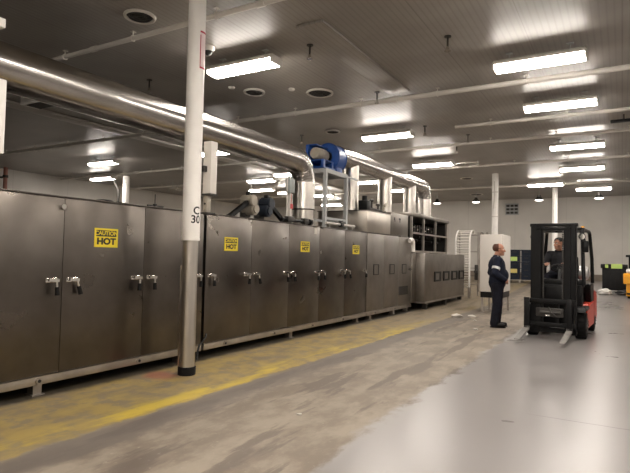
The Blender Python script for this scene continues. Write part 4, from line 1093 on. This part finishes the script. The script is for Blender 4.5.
# carriage and forks
v = MB(); v.box(-.47, .40, -.60, -.555, .66, .745, bev=.006); v.box(-.47, .40, -.60, -.555, .235, .315, bev=.006)
for x in (-.455, -.17, .10, .385): v.box(x-.02, x+.02, -.575, -.53, .25, .74)
for s in (-1, 1): v.box(s*.24-.03, s*.24+.03, -.555, -.49, .25, .70)
fb(v, 'carriage', 'black')
v = MB(); v.box(-.27, .20, -.595, -.56, .42, .58, bev=.01); v.cyl((-.2, -.61, .5), (.15, -.61, .5), .03, n=14); v.tube([(-.05, -.62, .60), (.0, -.65, .50), (.08, -.63, .44)], .014, n=8); v.cyl((-.10, -.63, .45), (-.02, -.63, .45), .02, n=10, mi=1); fb(v, 'side_shifter', ['darksteel', 'chrome'])
for x in (-.425, .30):
    v = MB()
    v.prism([(-.60, .235), (-.645, .235), (-.645, .20), (-1.28, .105), (-1.44, .082), (-1.44, .072), (-.60, .160)], 'x', x-.047, x+.047)
    v.box(x-.047, x+.047, -.645, -.60, .16, .76, mi=1, bev=.004)
    plabel(fb(v, 'fork', ['forksteel', 'black']), 'bare steel fork blade')
# overhead guard
v = MB()
for s in (-1, 1):
    v.tube([(s*.46, .06, 1.0), (s*.44, .10, 1.5), (s*.41, .22, 2.02), (s*.41, .30, 2.075), (s*.41, 1.32, 2.075), (s*.42, 1.40, 2.03), (s*.46, 1.44, 1.5), (s*.47, 1.46, 1.0)], .035, n=10)
v.box(-.43, .43, .24, .31, 2.06, 2.11, bev=.008); v.box(-.43, .43, 1.28, 1.34, 2.06, 2.11, bev=.008)
fb(v, 'overhead_guard', 'black')
v = MB()
for k in range(7): v.nxt().box(-.36+k*.12-.014, -.36+k*.12+.014, .30, 1.30, 2.065, 2.10)
fb(v, 'guard_slat', 'black')
for s in (-1, 1):
    v = MB(); v.cyl((s*.43, .02, 1.92), (s*.43, .10, 1.92), .065, .05, n=20); v.box(s*.43-.015, s*.43+.015, .08, .18, 1.90, 1.94); hl = fb(v, 'headlight', 'black')
    v = MB(); v.cyl((s*.43, .008, 1.92), (s*.43, .02, 1.92), .055, n=20); plabel(fb(v, 'headlight_glass', 'chrome', hl), 'silvery lamp glass')
v = MB(); v.box(.42, .54, .03, .06, 1.62, 1.84, bev=.02); v.tube([(.48, .05, 1.84), (.46, .08, 1.95), (.43, .12, 1.98)], .012, n=8); fb(v, 'mirror', 'black')
# operator station
v = MB(); v.box(-.24, .24, .70, 1.15, .96, 1.07, bev=.04); v.box(-.23, .23, 1.10, 1.22, 1.05, 1.55, bev=.04, rot=(-.12, 0, 0)); fb(v, 'seat', 'rubber')
v = MB(); v.cyl((0, .20, 1.02), (0, .37, 1.28), .03, n=12); v.ring((0, .38, 1.30), (0, .55, 1), .165, .015, 32, 8)
for a in (0.3, 2.4, 4.5): v.bar((0, .38, 1.30), (.16*math.cos(a), .38-.135*math.sin(a)*-1, 1.30-.08*math.sin(a)), .02, .012)
v.cyl((0, .37, 1.285), (0, .385, 1.31), .04, n=16); fb(v, 'steering_wheel', 'ink')
v = MB()
for k in range(3): v.nxt(); v.cyl((.22+k*.06, .14, 1.08), (.22+k*.06, .22, 1.26), .008, n=8); v.sphere((.22+k*.06, .22, 1.27), .018, u=10, v=6)
fb(v, 'control_lever', 'ink')
v = MB(); v.cyl((-.36, 1.52, 1.20), (.34, 1.52, 1.20), .145, n=28); v.sphere((-.36, 1.52, 1.20), .145, (.5, 1, 1)); v.sphere((.34, 1.52, 1.20), .145, (.5, 1, 1)); v.ring((.43, 1.52, 1.20), (1, 0, 0), .08, .012, 20, 6); plabel(fb(v, 'gas_tank', 'silver'), 'silver gas tank across the rear')
v = MB()
for x in (-.2, .2): v.nxt(); v.box(x-.03, x+.03, 1.40, 1.64, 1.03, 1.08); v.ring((x, 1.52, 1.20), (1, 0, 0), .148, .012, 28, 6)
fb(v, 'tank_strap', 'black')
v = MB(); v.cyl((.30, 1.30, 2.11), (.30, 1.30, 2.13), .05, n=16); v.cyl((.30, 1.30, 2.13), (.30, 1.30, 2.19), .035, n=16, mi=1); fb(v, 'beacon', ['black', 'machineyellow'])

# driver
rz = FR-PI/2
sx, sy = FX, FY
def fpos(x, y, z):
    c, s = math.cos(FR), math.sin(FR); return (FX+x*c-y*s, FY+x*s+y*c, z)
dp = fpos(-.10, .92, .0)
dv = thing('person', 'seated forklift driver in dark jacket with short black hair, looking at the standing person', 'person', dp, rotz=rz)
J = dict(head=(.07, 0, 1.80), neck=(.0, 0, 1.655), chest=(-.01, 0, 1.50), waist=(-.02, 0, 1.29), pelvis=(-.01, 0, 1.175),
  sh_l=(.0, .185, 1.585), sh_r=(.0, -.185, 1.585), el_l=(.19, .25, 1.36), el_r=(.19, -.25, 1.36), wr_l=(.40, .18, 1.395), wr_r=(.40, -.18, 1.395),
  hd_l=(.50, .16, 1.40), hd_r=(.50, -.16, 1.40), hn_l=(0, .25, 1), hn_r=(0, -.25, 1), thumb_l=1, thumb_r=-1,
  hip_l=(.04, .10, 1.165), hip_r=(.04, -.10, 1.165), kn_l=(.44, .15, 1.12), kn_r=(.44, -.15, 1.12), an_l=(.50, .15, .72), an_r=(.50, -.15, .72), toe_l=(.64, .16, .672), toe_r=(.64, -.16, .672))
# the forklift's footwell floor sits just under the soles
v = MB(); v.box(-.37, .37, .17, .56, .545, .612); fb(v, 'footwell', 'rubber')
person(dv, J, 'hairblack', 'driverjacket', 'trouser', belly=0, bald=False, stripes=False, headyaw=math.radians(-38))

# ------------------------------------------------------------------ world, camera, view
w = bpy.data.worlds.new('World'); SC.world = w; w.use_nodes = True
w.node_tree.nodes['Background'].inputs[0].default_value = (.02, .02, .02, 1)
cam = bpy.data.cameras.new('Camera'); co = bpy.data.objects.new('Camera', cam); COL.objects.link(co)
F = 528.39; cam.sensor_width = 36; cam.lens = F/630*36; cam.clip_start = .05; cam.clip_end = 200
yaw, pitch, roll = .5271, .0364, .0212
f = Vector((-math.sin(yaw)*math.cos(pitch), math.cos(yaw)*math.cos(pitch), math.sin(pitch)))
r0 = Vector((math.cos(yaw), math.sin(yaw), 0)); u0 = r0.cross(f)
r = math.cos(roll)*r0+math.sin(roll)*u0; u = -math.sin(roll)*r0+math.cos(roll)*u0
m = Matrix((r, u, -f)).transposed().to_4x4(); m.translation = (0, 0, 1.45)
co.matrix_world = m
SC.camera = co
vs = SC.view_settings; vs.view_transform = 'Standard'; vs.look = 'None'; vs.exposure = 0.0; vs.gamma = 1; vs.use_curve_mapping = False
